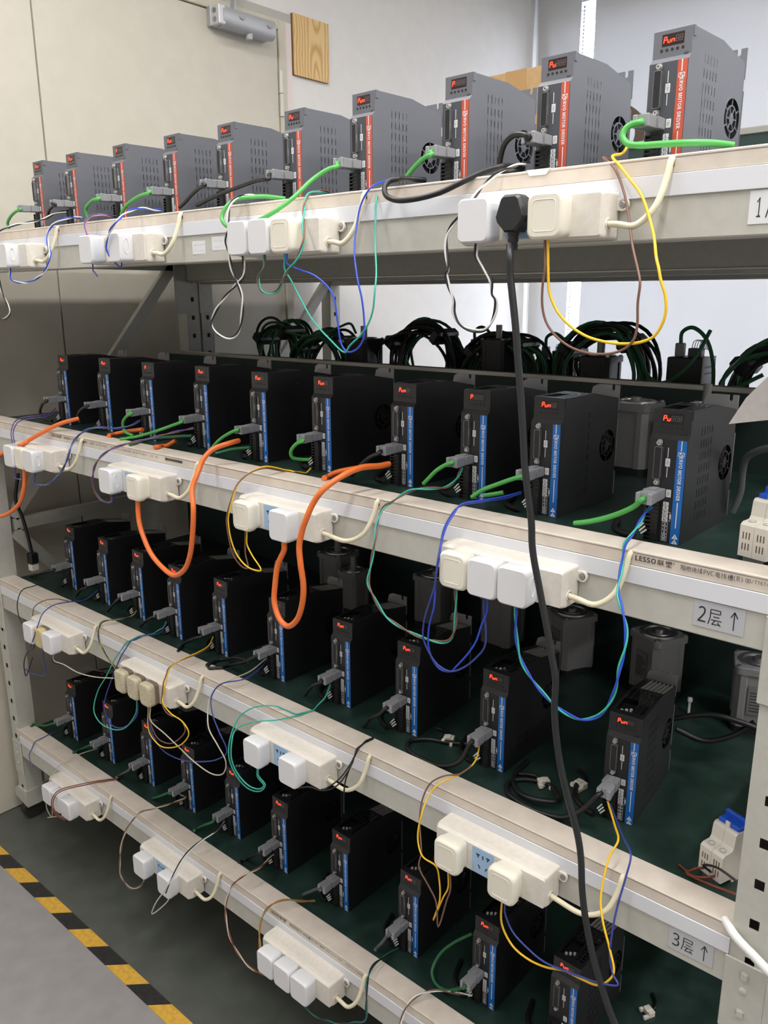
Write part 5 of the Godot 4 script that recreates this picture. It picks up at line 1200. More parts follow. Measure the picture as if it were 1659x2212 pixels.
	lead("mains_plug","white grooved plug with twisted blue and teal wires hanging in a deep curve","plug","mains plugs in the power strips",[["blue",0.0013,[-0.17,1.1,0.164,-0.17,1.09,0.164,-0.1682,1.062,0.165,-0.1638,1.042,0.1664,-0.156,1.023,0.1678,-0.1379,1.004,0.1696,-0.1171,0.9894,0.1713,-0.1031,0.982,0.1724,-0.0831,0.9772,0.1738,-0.0671,0.9777,0.1748,-0.0461,0.9898,0.1762,-0.0335,1.008,0.1774,-0.0246,1.035,0.1791,-0.0226,1.058,0.1778,-0.0203,1.083,0.1719,-0.0228,1.103,0.1667,-0.0309,1.121,0.1615,-0.0437,1.137,0.1491,-0.0493,1.155,0.134,-0.0523,1.168,0.1238,-0.054,1.186,0.117,-0.0497,1.198,0.1065,-0.055,1.21,0.0684,-0.0565,1.213,0.0589,-0.0556,1.217,0.045],1],["teal",0.0013,[-0.17,1.1,0.164,-0.17,1.09,0.164,-0.1682,1.062,0.165,-0.1638,1.042,0.1664,-0.156,1.023,0.1678,-0.1379,1.004,0.1696,-0.1171,0.9894,0.1713,-0.1031,0.982,0.1724,-0.0831,0.9772,0.1738,-0.0671,0.9777,0.1748,-0.0461,0.9898,0.1762,-0.0335,1.008,0.1774,-0.0246,1.035,0.1791,-0.0226,1.058,0.1778,-0.0203,1.083,0.1719,-0.0228,1.103,0.1667,-0.0309,1.121,0.1615,-0.0437,1.137,0.1491,-0.0493,1.155,0.134,-0.0523,1.168,0.1238,-0.054,1.186,0.117,-0.0497,1.198,0.1065,-0.055,1.21,0.0684,-0.0565,1.213,0.0589,-0.0556,1.217,0.045],2]],[1,3,2,"groove"])
	lead("mains_plug","white plug with dark wires up over the duct, far end of third shelf","plug","mains plugs in the power strips",[["black",0.0013,[-1.552,0.6961,0.17,-1.596,0.7073,0.1591,-1.633,0.7296,0.1417,-1.648,0.7508,0.12,-1.66,0.7496,0.0805,-1.648,0.7611,0.0418,-1.612,0.7819,0.03],0],["black",0.0013,[-1.521,0.6646,0.164,-1.521,0.6546,0.164,-1.521,0.6443,0.165,-1.557,0.6221,0.1666,-1.578,0.5857,0.1689,-1.575,0.5549,0.1688,-1.556,0.5794,0.1673,-1.534,0.6162,0.165],0]],[2,0,0,"white"])
	lead("mains_plug","yellowed thin plug between two white plugs with blue and brown wires","plug","mains plugs in the power strips",[["brown",0.0013,[-1.518,0.7279,0.16,-1.547,0.7381,0.1387,-1.532,0.7517,0.121,-1.5,0.7583,0.1016,-1.507,0.7498,0.0867,-1.505,0.7449,0.0762,-1.491,0.7445,0.0716,-1.51,0.7352,0.0498,-1.504,0.7354,0.0403,-1.5,0.735,0.03],0],["navy",0.0013,[-1.518,0.6487,0.175,-1.484,0.6941,0.175,-1.476,0.7204,0.1673,-1.478,0.742,0.1528,-1.47,0.7577,0.1292,-1.463,0.7571,0.0914,-1.462,0.7516,0.0503,-1.457,0.7684,0.02],0],["navy",0.0013,[-1.474,0.6646,0.164,-1.474,0.6546,0.164,-1.477,0.6332,0.165,-1.469,0.5994,0.165,-1.492,0.5799,0.165,-1.555,0.5695,0.165,-1.583,0.5701,0.165],0]],[2,0,1,"yellowed"])
	lead("mains_plug","white plug in the last socket of the far strip with trailing pale and dark wires","plug","mains plugs in the power strips",[["black",0.0013,[-1.428,0.6646,0.164,-1.428,0.6546,0.164,-1.43,0.6353,0.165,-1.379,0.6387,0.156,-1.298,0.6509,0.1444,-1.251,0.6582,0.14],0],["pale",0.0013,[-1.425,0.6646,0.164,-1.425,0.6546,0.164,-1.426,0.6426,0.165,-1.378,0.6436,0.1632,-1.323,0.6406,0.1608,-1.249,0.6515,0.1578,-1.177,0.6705,0.155],0]],[2,0,2,"white"])
	lead("mains_plug","grimy cream plug nearest the far end with black and green wires, third shelf","plug","mains plugs in the power strips",[["black",0.0013,[-1.143,0.6946,0.16,-1.271,0.7153,0.1271,-1.292,0.7399,0.1162,-1.295,0.754,0.1048,-1.283,0.7548,0.0767,-1.267,0.7573,0.0415,-1.269,0.7646,0.03],1],["olive",0.0013,[-1.143,0.6946,0.16,-1.271,0.7153,0.1271,-1.292,0.7399,0.1162,-1.295,0.754,0.1048,-1.283,0.7548,0.0767,-1.267,0.7573,0.0415,-1.269,0.7646,0.03],2]],[2,1,0,"grimy"])
	lead("mains_plug","grimy cream plug with blue and teal wires bowing out left, third shelf","plug","mains plugs in the power strips",[["teal",0.0013,[-1.076,0.6646,0.164,-1.076,0.6546,0.164,-1.078,0.6318,0.165,-1.097,0.604,0.1659,-1.129,0.5733,0.1669,-1.171,0.5545,0.1677,-1.229,0.552,0.1692,-1.254,0.571,0.1671,-1.256,0.6105,0.1533,-1.234,0.6524,0.1396,-1.215,0.6973,0.1238,-1.209,0.7087,0.1175,-1.204,0.7202,0.1112,-1.188,0.7362,0.1104,-1.174,0.7445,0.1083,-1.176,0.7449,0.0963,-1.179,0.7448,0.0836,-1.175,0.7447,0.0744,-1.171,0.7447,0.0653,-1.167,0.7447,0.0561,-1.168,0.7466,0.0465,-1.165,0.7503,0.0391,-1.162,0.7539,0.0318,-1.167,0.763,0.02],0],["navy",0.0013,[-1.073,0.6646,0.164,-1.073,0.6546,0.164,-1.075,0.6273,0.165,-1.107,0.5916,0.165,-1.158,0.5622,0.165,-1.196,0.5624,0.165,-1.211,0.5963,0.1644,-1.205,0.6526,0.1456,-1.189,0.7061,0.1272,-1.185,0.7173,0.1214,-1.18,0.7285,0.1156,-1.174,0.7403,0.1105,-1.169,0.7446,0.1022,-1.171,0.745,0.089,-1.169,0.7478,0.0786,-1.156,0.7462,0.0457,-1.163,0.7611,0.02],0]],[2,1,1,"grimy"])
	lead("mains_plug","grimy yellow plug with yellow, brown and navy wires tangled below the third shelf","plug","mains plugs in the power strips",[["yellow",0.0013,[-1.034,0.6646,0.164,-1.034,0.6546,0.164,-1.034,0.6418,0.165,-1.038,0.6141,0.1656,-1.032,0.5953,0.1661,-0.9987,0.5819,0.1668,-0.9551,0.5937,0.1675,-0.9124,0.6206,0.1681,-0.8894,0.6522,0.1687,-0.9055,0.669,0.1693,-0.9467,0.6745,0.1695,-0.989,0.6805,0.1578,-0.9927,0.6909,0.1525,-0.9908,0.7046,0.1509,-0.9944,0.715,0.1457,-1,0.7205,0.1378,-0.9998,0.7292,0.1335,-0.9996,0.738,0.1292,-0.978,0.7602,0.1158,-0.974,0.7638,0.0788,-0.9791,0.7665,0.0455,-0.9962,0.7742,0.02],0],["brown",0.0013,[-1.031,0.6646,0.164,-1.031,0.6546,0.164,-1.032,0.6319,0.165,-1.011,0.5945,0.1638,-0.9679,0.5962,0.163,-0.9272,0.6252,0.1623,-0.9107,0.6489,0.1618,-0.925,0.6636,0.1612,-0.9732,0.6614,0.1604,-0.9969,0.6769,0.1555,-1.001,0.6874,0.1505,-0.9965,0.7026,0.1506,-0.9968,0.7151,0.1479,-1.007,0.7178,0.1367,-1.006,0.727,0.1328,-1.005,0.7362,0.1289,-0.9795,0.7579,0.1178,-0.9703,0.7628,0.0845,-0.9796,0.7618,0.0473,-0.9984,0.7672,0.02],0],["pale",0.0013,[-1.026,0.6646,0.164,-1.026,0.6546,0.164,-1.028,0.6282,0.165,-0.9774,0.6156,0.1657,-0.9286,0.6035,0.1664,-0.8813,0.5918,0.1671,-0.8204,0.5893,0.1679,-0.7869,0.6058,0.1683,-0.7771,0.6342,0.1688,-0.798,0.6601,0.1695,-0.8281,0.6807,0.1652,-0.8543,0.6977,0.1468,-0.8684,0.7201,0.129,-0.8521,0.7443,0.1206,-0.8249,0.7634,0.103,-0.8229,0.7646,0.0647,-0.8262,0.7748,0.02],0],["navy",0.0013,[-1.03,0.6646,0.164,-1.03,0.6546,0.164,-1.034,0.6156,0.165,-0.9995,0.5755,0.165,-0.9336,0.5751,0.165,-0.8612,0.5988,0.165,-0.8068,0.6255,0.165,-0.7768,0.6543,0.165,-0.7979,0.687,0.165,-0.8359,0.7055,0.15,-0.8584,0.7243,0.1336,-0.844,0.7513,0.122,-0.8109,0.7614,0.0921,-0.8132,0.7643,0.0555,-0.8228,0.7733,0.02],0]],[2,1,2,"grimy"])
	lead("mains_plug","white plug with two teal wires looping over the duct, third shelf","plug","mains plugs in the power strips",[["teal",0.0013,[-0.689,0.6646,0.164,-0.689,0.6546,0.164,-0.6887,0.64,0.165,-0.6689,0.6305,0.1669,-0.6816,0.613,0.1688,-0.7131,0.6071,0.1717,-0.7396,0.6238,0.1753,-0.7531,0.6532,0.1786,-0.7587,0.6811,0.1723,-0.7619,0.7065,0.1574,-0.7551,0.7274,0.1455,-0.7325,0.7456,0.1307,-0.6982,0.7517,0.1105,-0.6903,0.7452,0.101,-0.6735,0.7451,0.0995,-0.6567,0.7451,0.0981,-0.6528,0.7448,0.0886,-0.6488,0.7446,0.079,-0.6439,0.7451,0.0702,-0.6494,0.7448,0.0552,-0.6472,0.7502,0.0473,-0.6439,0.7563,0.0404,-0.6487,0.7772,0.02],0],["teal",0.0013,[-0.692,0.6646,0.164,-0.692,0.6546,0.164,-0.692,0.6363,0.165,-0.6722,0.6285,0.1675,-0.682,0.6178,0.1695,-0.707,0.615,0.1729,-0.731,0.6309,0.1776,-0.7418,0.6591,0.1819,-0.7469,0.6873,0.176,-0.7515,0.7057,0.1632,-0.7278,0.7228,0.1468,-0.6882,0.7293,0.1149,-0.6717,0.7369,0.1108,-0.6553,0.7445,0.1069,-0.6487,0.745,0.0943,-0.6483,0.7445,0.0843,-0.6468,0.7449,0.0752,-0.6462,0.7445,0.0651,-0.6472,0.7478,0.0549,-0.6452,0.7532,0.0474,-0.6432,0.7587,0.0399,-0.647,0.7754,0.02],0]],[2,2,0,"white"])
	lead("mains_plug","white plug to the right of the blue socket, third shelf third strip, black wires","plug","mains plugs in the power strips",[["black",0.0013,[-0.6,0.6646,0.164,-0.6,0.6546,0.164,-0.5542,0.6738,0.165,-0.5293,0.6765,0.1623,-0.4966,0.6986,0.157,-0.4852,0.7313,0.1353,-0.4902,0.7343,0.1263,-0.495,0.7376,0.1174,-0.4981,0.7424,0.1103,-0.4962,0.745,0.1057,-0.4978,0.7445,0.0974,-0.4984,0.7449,0.09,-0.4981,0.7446,0.0832,-0.4969,0.7452,0.0774,-0.4965,0.7449,0.0706],0],["black",0.0013,[-0.5241,0.6799,0.162,-0.4957,0.7095,0.1522,-0.4892,0.7349,0.1283,-0.492,0.7374,0.1206,-0.4948,0.7399,0.1129,-0.4949,0.7448,0.108,-0.497,0.7448,0.1001,-0.499,0.7448,0.0922,-0.501,0.7449,0.0842,-0.5005,0.7445,0.0781,-0.499,0.745,0.0729,-0.4984,0.7447,0.0668],0],["black",0.0013,[-0.4859,0.7412,0.13,-0.4888,0.7021,0.1486,-0.4911,0.6592,0.15,-0.4914,0.6441,0.15],0]],[2,2,2,"white"])
	lead("mains_plug","cream plug with yellow and brown wires pinched to a point, near end of third shelf","plug","mains plugs in the power strips",[["yellow",0.0013,[-0.267,0.6646,0.164,-0.267,0.6546,0.164,-0.2657,0.6301,0.165,-0.2745,0.6077,0.1656,-0.2913,0.5595,0.1667,-0.2788,0.6027,0.1678,-0.2793,0.6372,0.1688,-0.2847,0.6587,0.1695,-0.3123,0.6615,0.1675,-0.327,0.6803,0.1604,-0.328,0.7148,0.1512,-0.3289,0.7397,0.1308,-0.3212,0.7551,0.1153,-0.3071,0.7615,0.0876,-0.2983,0.773,0.0578,-0.307,0.7866,0.0334,-0.3174,0.793,0.02],0],["brown",0.0013,[-0.263,0.6646,0.164,-0.263,0.6546,0.164,-0.2617,0.6282,0.165,-0.2675,0.6075,0.1655,-0.2817,0.5535,0.1668,-0.2855,0.5972,0.168,-0.2997,0.6184,0.1689,-0.3169,0.6425,0.1699,-0.3182,0.6619,0.1629,-0.3383,0.6972,0.1421,-0.3433,0.7246,0.1294,-0.3365,0.7502,0.1185,-0.3196,0.764,0.1062,-0.3046,0.7647,0.0881,-0.2941,0.7744,0.07],0]],[2,3,0,"cream"])
	lead("mains_plug","cream plug with yellow and blue wires sagging across the lowest drivers","plug","mains plugs in the power strips",[["yellow",0.0015,[-0.174,0.6646,0.164,-0.174,0.6546,0.164,-0.172,0.6193,0.165,-0.1526,0.5979,0.1678,-0.1252,0.5933,0.1703,-0.0957,0.6,0.1727,-0.0678,0.6135,0.1749,-0.0435,0.6177,0.177,-0.0201,0.6244,0.1791,-0.0068,0.6391,0.1792,-0.0009,0.6549,0.1766,-0.0104,0.6783,0.1713,-0.0254,0.7062,0.164,-0.0362,0.7269,0.1518,-0.04,0.7565,0.1356,-0.0411,0.7724,0.1226,-0.0387,0.7853,0.1065,-0.0577,0.7849,0.0774,-0.0888,0.7847,0.035],0],["navy",0.0013,[-0.169,0.6646,0.164,-0.169,0.6546,0.164,-0.1678,0.6408,0.165,-0.153,0.6207,0.1679,-0.1277,0.6112,0.1709,-0.0998,0.6078,0.174,-0.0666,0.616,0.1773,-0.0389,0.6247,0.1802,-0.019,0.6318,0.1823,0.0078,0.6448,0.1814,-0.0003,0.6514,0.1784,-0.0085,0.6672,0.1736,-0.0117,0.7013,0.1656,-0.013,0.7326,0.1517,-0.0122,0.764,0.1356,-0.0149,0.7838,0.1197,-0.0383,0.7854,0.0939,-0.0852,0.7826,0.035],0]],[2,3,2,"cream"])
	lead("mains_plug","white plug with thin pale wires, far end of bottom shelf","plug","mains plugs in the power strips",[["pale",0.0013,[-1.527,0.2185,0.164,-1.527,0.2085,0.164,-1.533,0.1697,0.165,-1.563,0.1789,0.1622,-1.566,0.2164,0.158,-1.564,0.2305,0.1545,-1.561,0.2446,0.1509,-1.552,0.2631,0.1506,-1.555,0.2693,0.1407,-1.552,0.28,0.1339,-1.548,0.2907,0.1272,-1.525,0.3143,0.0857,-1.519,0.312,0.03],0],["violet",0.0013,[-1.693,0.2332,0.13,-1.726,0.2515,0.1213,-1.722,0.2647,0.1164,-1.718,0.278,0.1116,-1.705,0.296,0.1104,-1.703,0.2988,0.098,-1.706,0.2983,0.0829,-1.709,0.2988,0.0683,-1.708,0.2985,0.0619,-1.723,0.2894,0.0482,-1.723,0.2892,0.0417],0]],[3,0,0,"white"])
	lead("mains_plug","white plug in the middle socket of the bottom far strip","plug","mains plugs in the power strips",[["redbrown",0.0013,[-1.417,0.2227,0.186,-1.464,0.2193,0.186,-1.481,0.2381,0.186,-1.474,0.2651,0.1816,-1.449,0.2897,0.1739,-1.408,0.3104,0.1572,-1.387,0.3078,0.1073,-1.385,0.3035,0.0921,-1.383,0.2994,0.077,-1.375,0.2985,0.0642,-1.373,0.299,0.0609,-1.373,0.2987,0.057,-1.378,0.2946,0.05],0],["redbrown",0.0013,[-1.406,0.2329,0.188,-1.451,0.228,0.188,-1.468,0.2445,0.188,-1.464,0.2681,0.1828,-1.442,0.2891,0.1742,-1.41,0.3045,0.1557,-1.406,0.3018,0.1379,-1.402,0.2992,0.12,-1.396,0.2985,0.1034,-1.386,0.2989,0.0908,-1.378,0.2987,0.0777,-1.369,0.2988,0.0648],0]],[3,0,1,"white"])
	lead("mains_plug","white plug in the end socket of the bottom far strip with pale wire","plug","mains plugs in the power strips",[["pale",0.0013,[-1.444,0.2185,0.164,-1.444,0.2085,0.164,-1.441,0.2138,0.165,-1.559,0.1559,0.165],0]],[3,0,2,"white"])
	lead("mains_plug","white plug with brown and grey wires arching out, bottom shelf second strip","plug","mains plugs in the power strips",[["brown",0.0013,[-1.109,0.2185,0.164,-1.109,0.2085,0.164,-1.109,0.1998,0.165,-1.138,0.1664,0.1659,-1.176,0.1468,0.1667,-1.203,0.1646,0.168,-1.199,0.2116,0.1695,-1.205,0.2555,0.1541,-1.198,0.2898,0.1373,-1.168,0.3266,0.1229,-1.126,0.3487,0.106,-1.12,0.3429,0.0605,-1.117,0.3417,0.0374,-1.166,0.324,0.02],1],["pale",0.0013,[-1.109,0.2185,0.164,-1.109,0.2085,0.164,-1.109,0.1998,0.165,-1.138,0.1664,0.1659,-1.176,0.1468,0.1667,-1.203,0.1646,0.168,-1.199,0.2116,0.1695,-1.205,0.2555,0.1541,-1.198,0.2898,0.1373,-1.168,0.3266,0.1229,-1.126,0.3487,0.106,-1.12,0.3429,0.0605,-1.117,0.3417,0.0374,-1.166,0.324,0.02],2]],[3,1,0,"white"])
	lead("mains_plug","white plug with white and black wires crossing its face, bottom shelf second strip","plug","mains plugs in the power strips",[["white",0.0013,[-1.016,0.2185,0.164,-1.016,0.2085,0.164,-1.015,0.2016,0.165,-1.042,0.1666,0.1708,-1.071,0.1386,0.1755,-1.044,0.1838,0.1806,-0.9878,0.2574,0.1839,-0.9543,0.3144,0.1738,-0.9706,0.3233,0.135,-0.9485,0.3521,0.1164,-0.9462,0.3565,0.0813,-0.9828,0.3379,0.03],0],["black",0.0013,[-0.9923,0.2413,0.185,-0.9641,0.3014,0.1794,-0.9408,0.3466,0.1694,-0.9637,0.3399,0.118,-0.9449,0.3593,0.0821,-0.9852,0.3386,0.03],0]],[3,1,2,"white"])
	lead("mains_plug","white plug with grey and brown wires drooping far left, bottom shelf third strip","plug","mains plugs in the power strips",[["redbrown",0.0013,[-0.685,0.2185,0.164,-0.685,0.2085,0.164,-0.7452,0.1941,0.1667,-0.7882,0.2189,0.1686,-0.8044,0.2535,0.1686,-0.8447,0.2673,0.1394,-0.8493,0.2914,0.1192,-0.8177,0.3315,0.1123,-0.8071,0.336,0.0783,-0.8193,0.3336,0.03],1],["pale",0.0013,[-0.685,0.2185,0.164,-0.685,0.2085,0.164,-0.7452,0.1941,0.1667,-0.7882,0.2189,0.1686,-0.8044,0.2535,0.1686,-0.8447,0.2673,0.1394,-0.8493,0.2914,0.1192,-0.8177,0.3315,0.1123,-0.8071,0.336,0.0783,-0.8193,0.3336,0.03],2]],[3,2,0,"white"])
	lead("mains_plug","white plug with orange-brown wires hugging the strip, bottom shelf third strip","plug","mains plugs in the power strips",[["rust",0.0013,[-0.638,0.2185,0.164,-0.638,0.2085,0.164,-0.6963,0.2311,0.1684,-0.7142,0.2632,0.1609,-0.7402,0.2794,0.1357,-0.7337,0.3073,0.1189,-0.7157,0.3201,0.0981,-0.6964,0.3043,0.0607,-0.685,0.2986,0.04],1],["olive",0.0013,[-0.638,0.2185,0.164,-0.638,0.2085,0.164,-0.6963,0.2311,0.1684,-0.7142,0.2632,0.1609,-0.7402,0.2794,0.1357,-0.7337,0.3073,0.1189,-0.7157,0.3201,0.0981,-0.6964,0.3043,0.0607,-0.685,0.2986,0.04],2]],[3,2,1,"white"])
	lead("mains_plug","white plug nearest the near end with dark teal wires, bottom shelf third strip","plug","mains plugs in the power strips",[["teal_dark",0.0013,[-0.592,0.2185,0.164,-0.592,0.2085,0.164,-0.5912,0.2034,0.165,-0.5608,0.2013,0.1662,-0.5128,0.2173,0.1677,-0.4553,0.2583,0.1695,-0.4318,0.2805,0.1679,-0.438,0.298,0.1585,-0.46,0.3125,0.1323,-0.4751,0.3144,0.1003,-0.477,0.3099,0.0675,-0.4757,0.3049,0.03],1],["black",0.0013,[-0.592,0.2185,0.164,-0.592,0.2085,0.164,-0.5912,0.2034,0.165,-0.5608,0.2013,0.1662,-0.5128,0.2173,0.1677,-0.4553,0.2583,0.1695,-0.4318,0.2805,0.1679,-0.438,0.298,0.1585,-0.46,0.3125,0.1323,-0.4751,0.3144,0.1003,-0.477,0.3099,0.0675,-0.4757,0.3049,0.03],2]],[3,2,2,"white"])
	lead("loose_wire","white and brown wire pair lying over the bottom duct, near end","wire","",[["white",0.0013,[-0.3091,0.307,0.03,-0.3363,0.3066,0.0466,-0.362,0.309,0.0655,-0.3785,0.309,0.0959,-0.3834,0.3008,0.1148,-0.3862,0.2793,0.1268,-0.3827,0.2583,0.14],1],["brown",0.0013,[-0.3091,0.307,0.03,-0.3363,0.3066,0.0466,-0.362,0.309,0.0655,-0.3785,0.309,0.0959,-0.3834,0.3008,0.1148,-0.3862,0.2793,0.1268,-0.3827,0.2583,0.14],2]],[])
	lead("cut_cable","orange cut cable stub lying behind the duct by the third black driver","cable","orange motor cable stubs",[["orange",0.0046,[-1.247,1.183,0.0739,-1.271,1.18,0.0468,-1.254,1.184,0.0435,-1.238,1.188,0.0403,-1.186,1.197,0.03],0]],[])
	lead("cut_cable","orange cut cable stub beside the fourth black driver, second shelf","cable","orange motor cable stubs",[["orange",0.0046,[-1.051,1.183,0.0929,-1.05,1.183,0.0838,-1.09,1.175,0.0476,-1.08,1.176,0.0439,-1.061,1.188,0.035],0]],[])
	lead("cut_cable","orange cut cable stub by the sixth black driver, second shelf","cable","orange motor cable stubs",[["orange",0.0046,[-0.593,1.183,0.0778,-0.6136,1.178,0.0483,-0.6061,1.182,0.0467,-0.5987,1.186,0.045,-0.5634,1.196,0.0375,-0.5285,1.203,0.03],0]],[])
	lead("cut_cable","dark green cut cable stub lying toward the fourth black driver","cable","",[["dark green",0.0034,[-1.123,1.182,0.1018,-1.131,1.182,0.0826,-1.163,1.177,0.048,-1.141,1.183,0.0469,-1.075,1.194,0.0408,-1.012,1.202,0.03],0]],[])
	lead("cut_cable","dark green cut cable stub near the fifth black driver, second shelf","cable","",[["dark green",0.0034,[-0.9073,1.182,0.0545,-0.9005,1.184,0.0468,-0.888,1.188,0.0437,-0.8757,1.192,0.0405,-0.8343,1.199,0.03],0]],[])
	lead("cut_cable","short green cable stub lying by the ninth black driver, second shelf","cable","",[["green",0.0034,[-0.3067,1.191,0.04,-0.2942,1.194,0.0353,-0.2801,1.198,0.03],0]],[])
	lead("motor_cable","grey cable rising behind the last black driver of the second shelf","cable","",[["grey",0.0048,[-0.0185,1.18,-0.14,-0.0146,1.191,-0.14,-0.0105,1.211,-0.14,-0.0088,1.238,-0.1339,-0.0032,1.259,-0.1247,0.0117,1.271,-0.1166,0.0462,1.285,-0.1],0]],[])
	lead("motor_cable","black motor cable curving on the third shelf beside the last driver","cable","",[["black",0.0044,[-0.0941,0.8139,-0.2,-0.0654,0.8259,-0.2096,-0.0368,0.8321,-0.219,-0.0016,0.8278,-0.231,0.0238,0.8213,-0.24],0],["black",0.0044,[-0.0889,0.797,-0.2,-0.0498,0.7834,-0.2176,-0.0137,0.7979,-0.2342,0.0133,0.8252,-0.25],0]],[])
	lead("motor_cable","black motor cable looping down the side frame to a white plug","cable","",[["black",0.0045,[-1.79,1.02,0.03,-1.79,0.95,0.045,-1.785,0.9,0.035,-1.775,0.84,0.03,-1.77,0.8,0.028],0]],[])
	lead("supply_cable","white cable leaving the end of the third duct past the post","cable","",[["white",0.0055,[0.1,0.742,0.103,0.118,0.738,0.118,0.14,0.726,0.12,0.17,0.71,0.12,0.22,0.7,0.11],0]],[])
	pass

# ------------------------------------------------------------------ things on the shelves
func motor(at: Vector3, size: float, h: float, label: String, shaft: bool, dark: bool, turn := 0.0, plate := false) -> void:
	var t := thing("servo_motor", label, "motor", at, turn, "servo motors standing behind the drivers")
	var s := size / 2
	var m: Material = M["motor_black"] if dark else M["motor"]
	var st := S()
	var oct := PackedVector2Array()
	for q in 4:
		var b := Vector2(s * 0.94, 0).rotated(PI / 2 * q)
		var n := Vector2(0, 1).rotated(PI / 2 * q)
		for k in [-0.72, -0.5, -0.44, 0.44, 0.5, 0.72]:
			var inset := 0.0 if absf(k) < 0.6 and absf(k) > 0.47 or absf(k) > 0.6 else 0.06
			oct.append(b * (1.0 - inset) + n * s * k)
	loft(st, [[0.012, oct], [h - 0.014, oct]], Vector3.ZERO, Vector3.RIGHT, Vector3.FORWARD, Vector3.UP, false)
	obj("body", st, m, t)
	st = S(); loft(st, [[0.0, rrect(s * 0.92, s * 0.92, s * 0.3, 4)], [0.0125, rrect(s * 0.92, s * 0.92, s * 0.3, 4)]], Vector3.ZERO, Vector3.RIGHT, Vector3.FORWARD, Vector3.UP, false); obj("rear_cap", st, M["motor_black"], t)
	st = S(); loft(st, [[h - 0.0145, rrect(s, s, s * 0.28, 4)], [h - 0.003, rrect(s, s, s * 0.28, 4)], [h - 0.002, rrect(s * 0.97, s * 0.97, s * 0.27, 4)]], Vector3.ZERO, Vector3.RIGHT, Vector3.FORWARD, Vector3.UP, false); obj("flange", st, m, t)
	st = S(); lathe(st, Vector3(0, h - 0.002, 0), Vector3.UP, [[0.0, s * 0.86], [0.003, s * 0.84], [0.003, s * 0.66], [0.0005, s * 0.64], [0.0005, s * 0.5], [0.002, s * 0.48], [0.002, s * 0.25]], 32); obj("pilot_ring", st, M["steel"] if not dark else m, t)
	st = S(); cyl(st, Vector3(0, h - 0.001, 0), Vector3(0, h + (0.032 if shaft else 0.006), 0), s * 0.22, s * 0.22, 16); obj("shaft", st, M["steel"] if not shaft else M["motor"], t)
	for q in 4:
		var c := Vector2(s * 0.82, s * 0.82).rotated(PI / 2 * q)
		st = S(); lathe(st, Vector3(c.x, h - 0.002, c.y), Vector3.UP, [[0.0, 0.0042], [0.0022, 0.0040], [0.0022, 0.002], [0.001, 0.002]], 10); obj("bolt", st, M["steel"], t)
	if not plate: return
	st = S(); box(st, Vector3(-s * 0.38, h * 0.3, s * 0.9), Vector3(s * 0.38, h * 0.72, s * 0.945)); 
	var lb := obj("rating_plate", st, flat_mat("rating", rgb(120, 120, 122), 0.5), t)
	st = S()
	for k in 7: box(st, Vector3(-s * 0.3, h * (0.35 + 0.045 * k), s * 0.945), Vector3(s * (0.1 + 0.2 * ((k * 7) % 3) / 2.0), h * (0.362 + 0.045 * k), s * 0.95))
	obj("plate_print", st, M["print_dark"], lb)

func breaker(at: Vector3, turn: float, label: String) -> Node3D:
	# two-pole circuit breaker lying on its back, toggle up
	var t := thing("circuit_breaker", label, "circuit breaker", at, turn, "two-pole breakers at the shelf ends")
	var ivory := flat_mat("breaker_ivory", rgb(224, 219, 208), 0.45)
	for pole in 2:
		var st := S()
		var x0 := pole * 0.0178
		prism(st, PackedVector2Array([Vector2(0.0, 0.006), Vector2(0.0, 0.043), Vector2(0.004, 0.046), Vector2(0.016, 0.047), Vector2(0.019, 0.051), Vector2(0.021, 0.068), Vector2(0.024, 0.071), Vector2(0.052, 0.071), Vector2(0.055, 0.068), Vector2(0.057, 0.051), Vector2(0.060, 0.047), Vector2(0.072, 0.046), Vector2(0.076, 0.043), Vector2(0.076, 0.006), Vector2(0.058, 0.006), Vector2(0.056, 0.0), Vector2(0.022, 0.0), Vector2(0.020, 0.006)]), Vector3(x0 + 0.0002, 0, 0), Vector3.FORWARD, Vector3.UP, Vector3(0.0174, 0, 0))
		obj("pole_body", st, ivory, t)
		st = S(); lathe(st, Vector3(x0 + 0.0089, 0.0462, -0.010), Vector3.UP, [[0.0, 0.0048], [0.0012, 0.0046], [0.0012, 0.0036], [0.0, 0.0034]], 16); obj("terminal_screw", st, flat_mat("breaker_screw", rgb(190, 186, 176), 0.5), t)
		st = S()
		for k in 3:
			for y in [0.018, 0.031]: box(st, Vector3(x0 + 0.0045 + 0.0038 * k, y - 0.004, 0.0), Vector3(x0 + 0.0056 + 0.0038 * k, y + 0.004, 0.0004))
		obj("vent_slots", st, flat_mat("slot_brown", rgb(98, 66, 46), 0.7), t)
	var st2 := S()
	box(st2, Vector3(0.0015, 0.0655, -0.049), Vector3(0.0342, 0.0765, -0.0275), 0.0015)
	box(st2, Vector3(0.0015, 0.0735, -0.0455), Vector3(0.0342, 0.0835, -0.0395), 0.0015)
	obj("toggle", st2, flat_mat("toggle_blue", rgb(28, 84, 200), 0.4), t)
	st2 = S(); box(st2, Vector3(0.0145, 0.069, -0.0278), Vector3(0.0212, 0.0785, -0.0245), 0.001); obj("toggle_guard", st2, ivory, t)
	st2 = S(); box(st2, Vector3(0.006, 0.0, -0.006), Vector3(0.030, 0.0058, -0.002)); obj("rail_clip", st2, M["steel"], t)
	return t

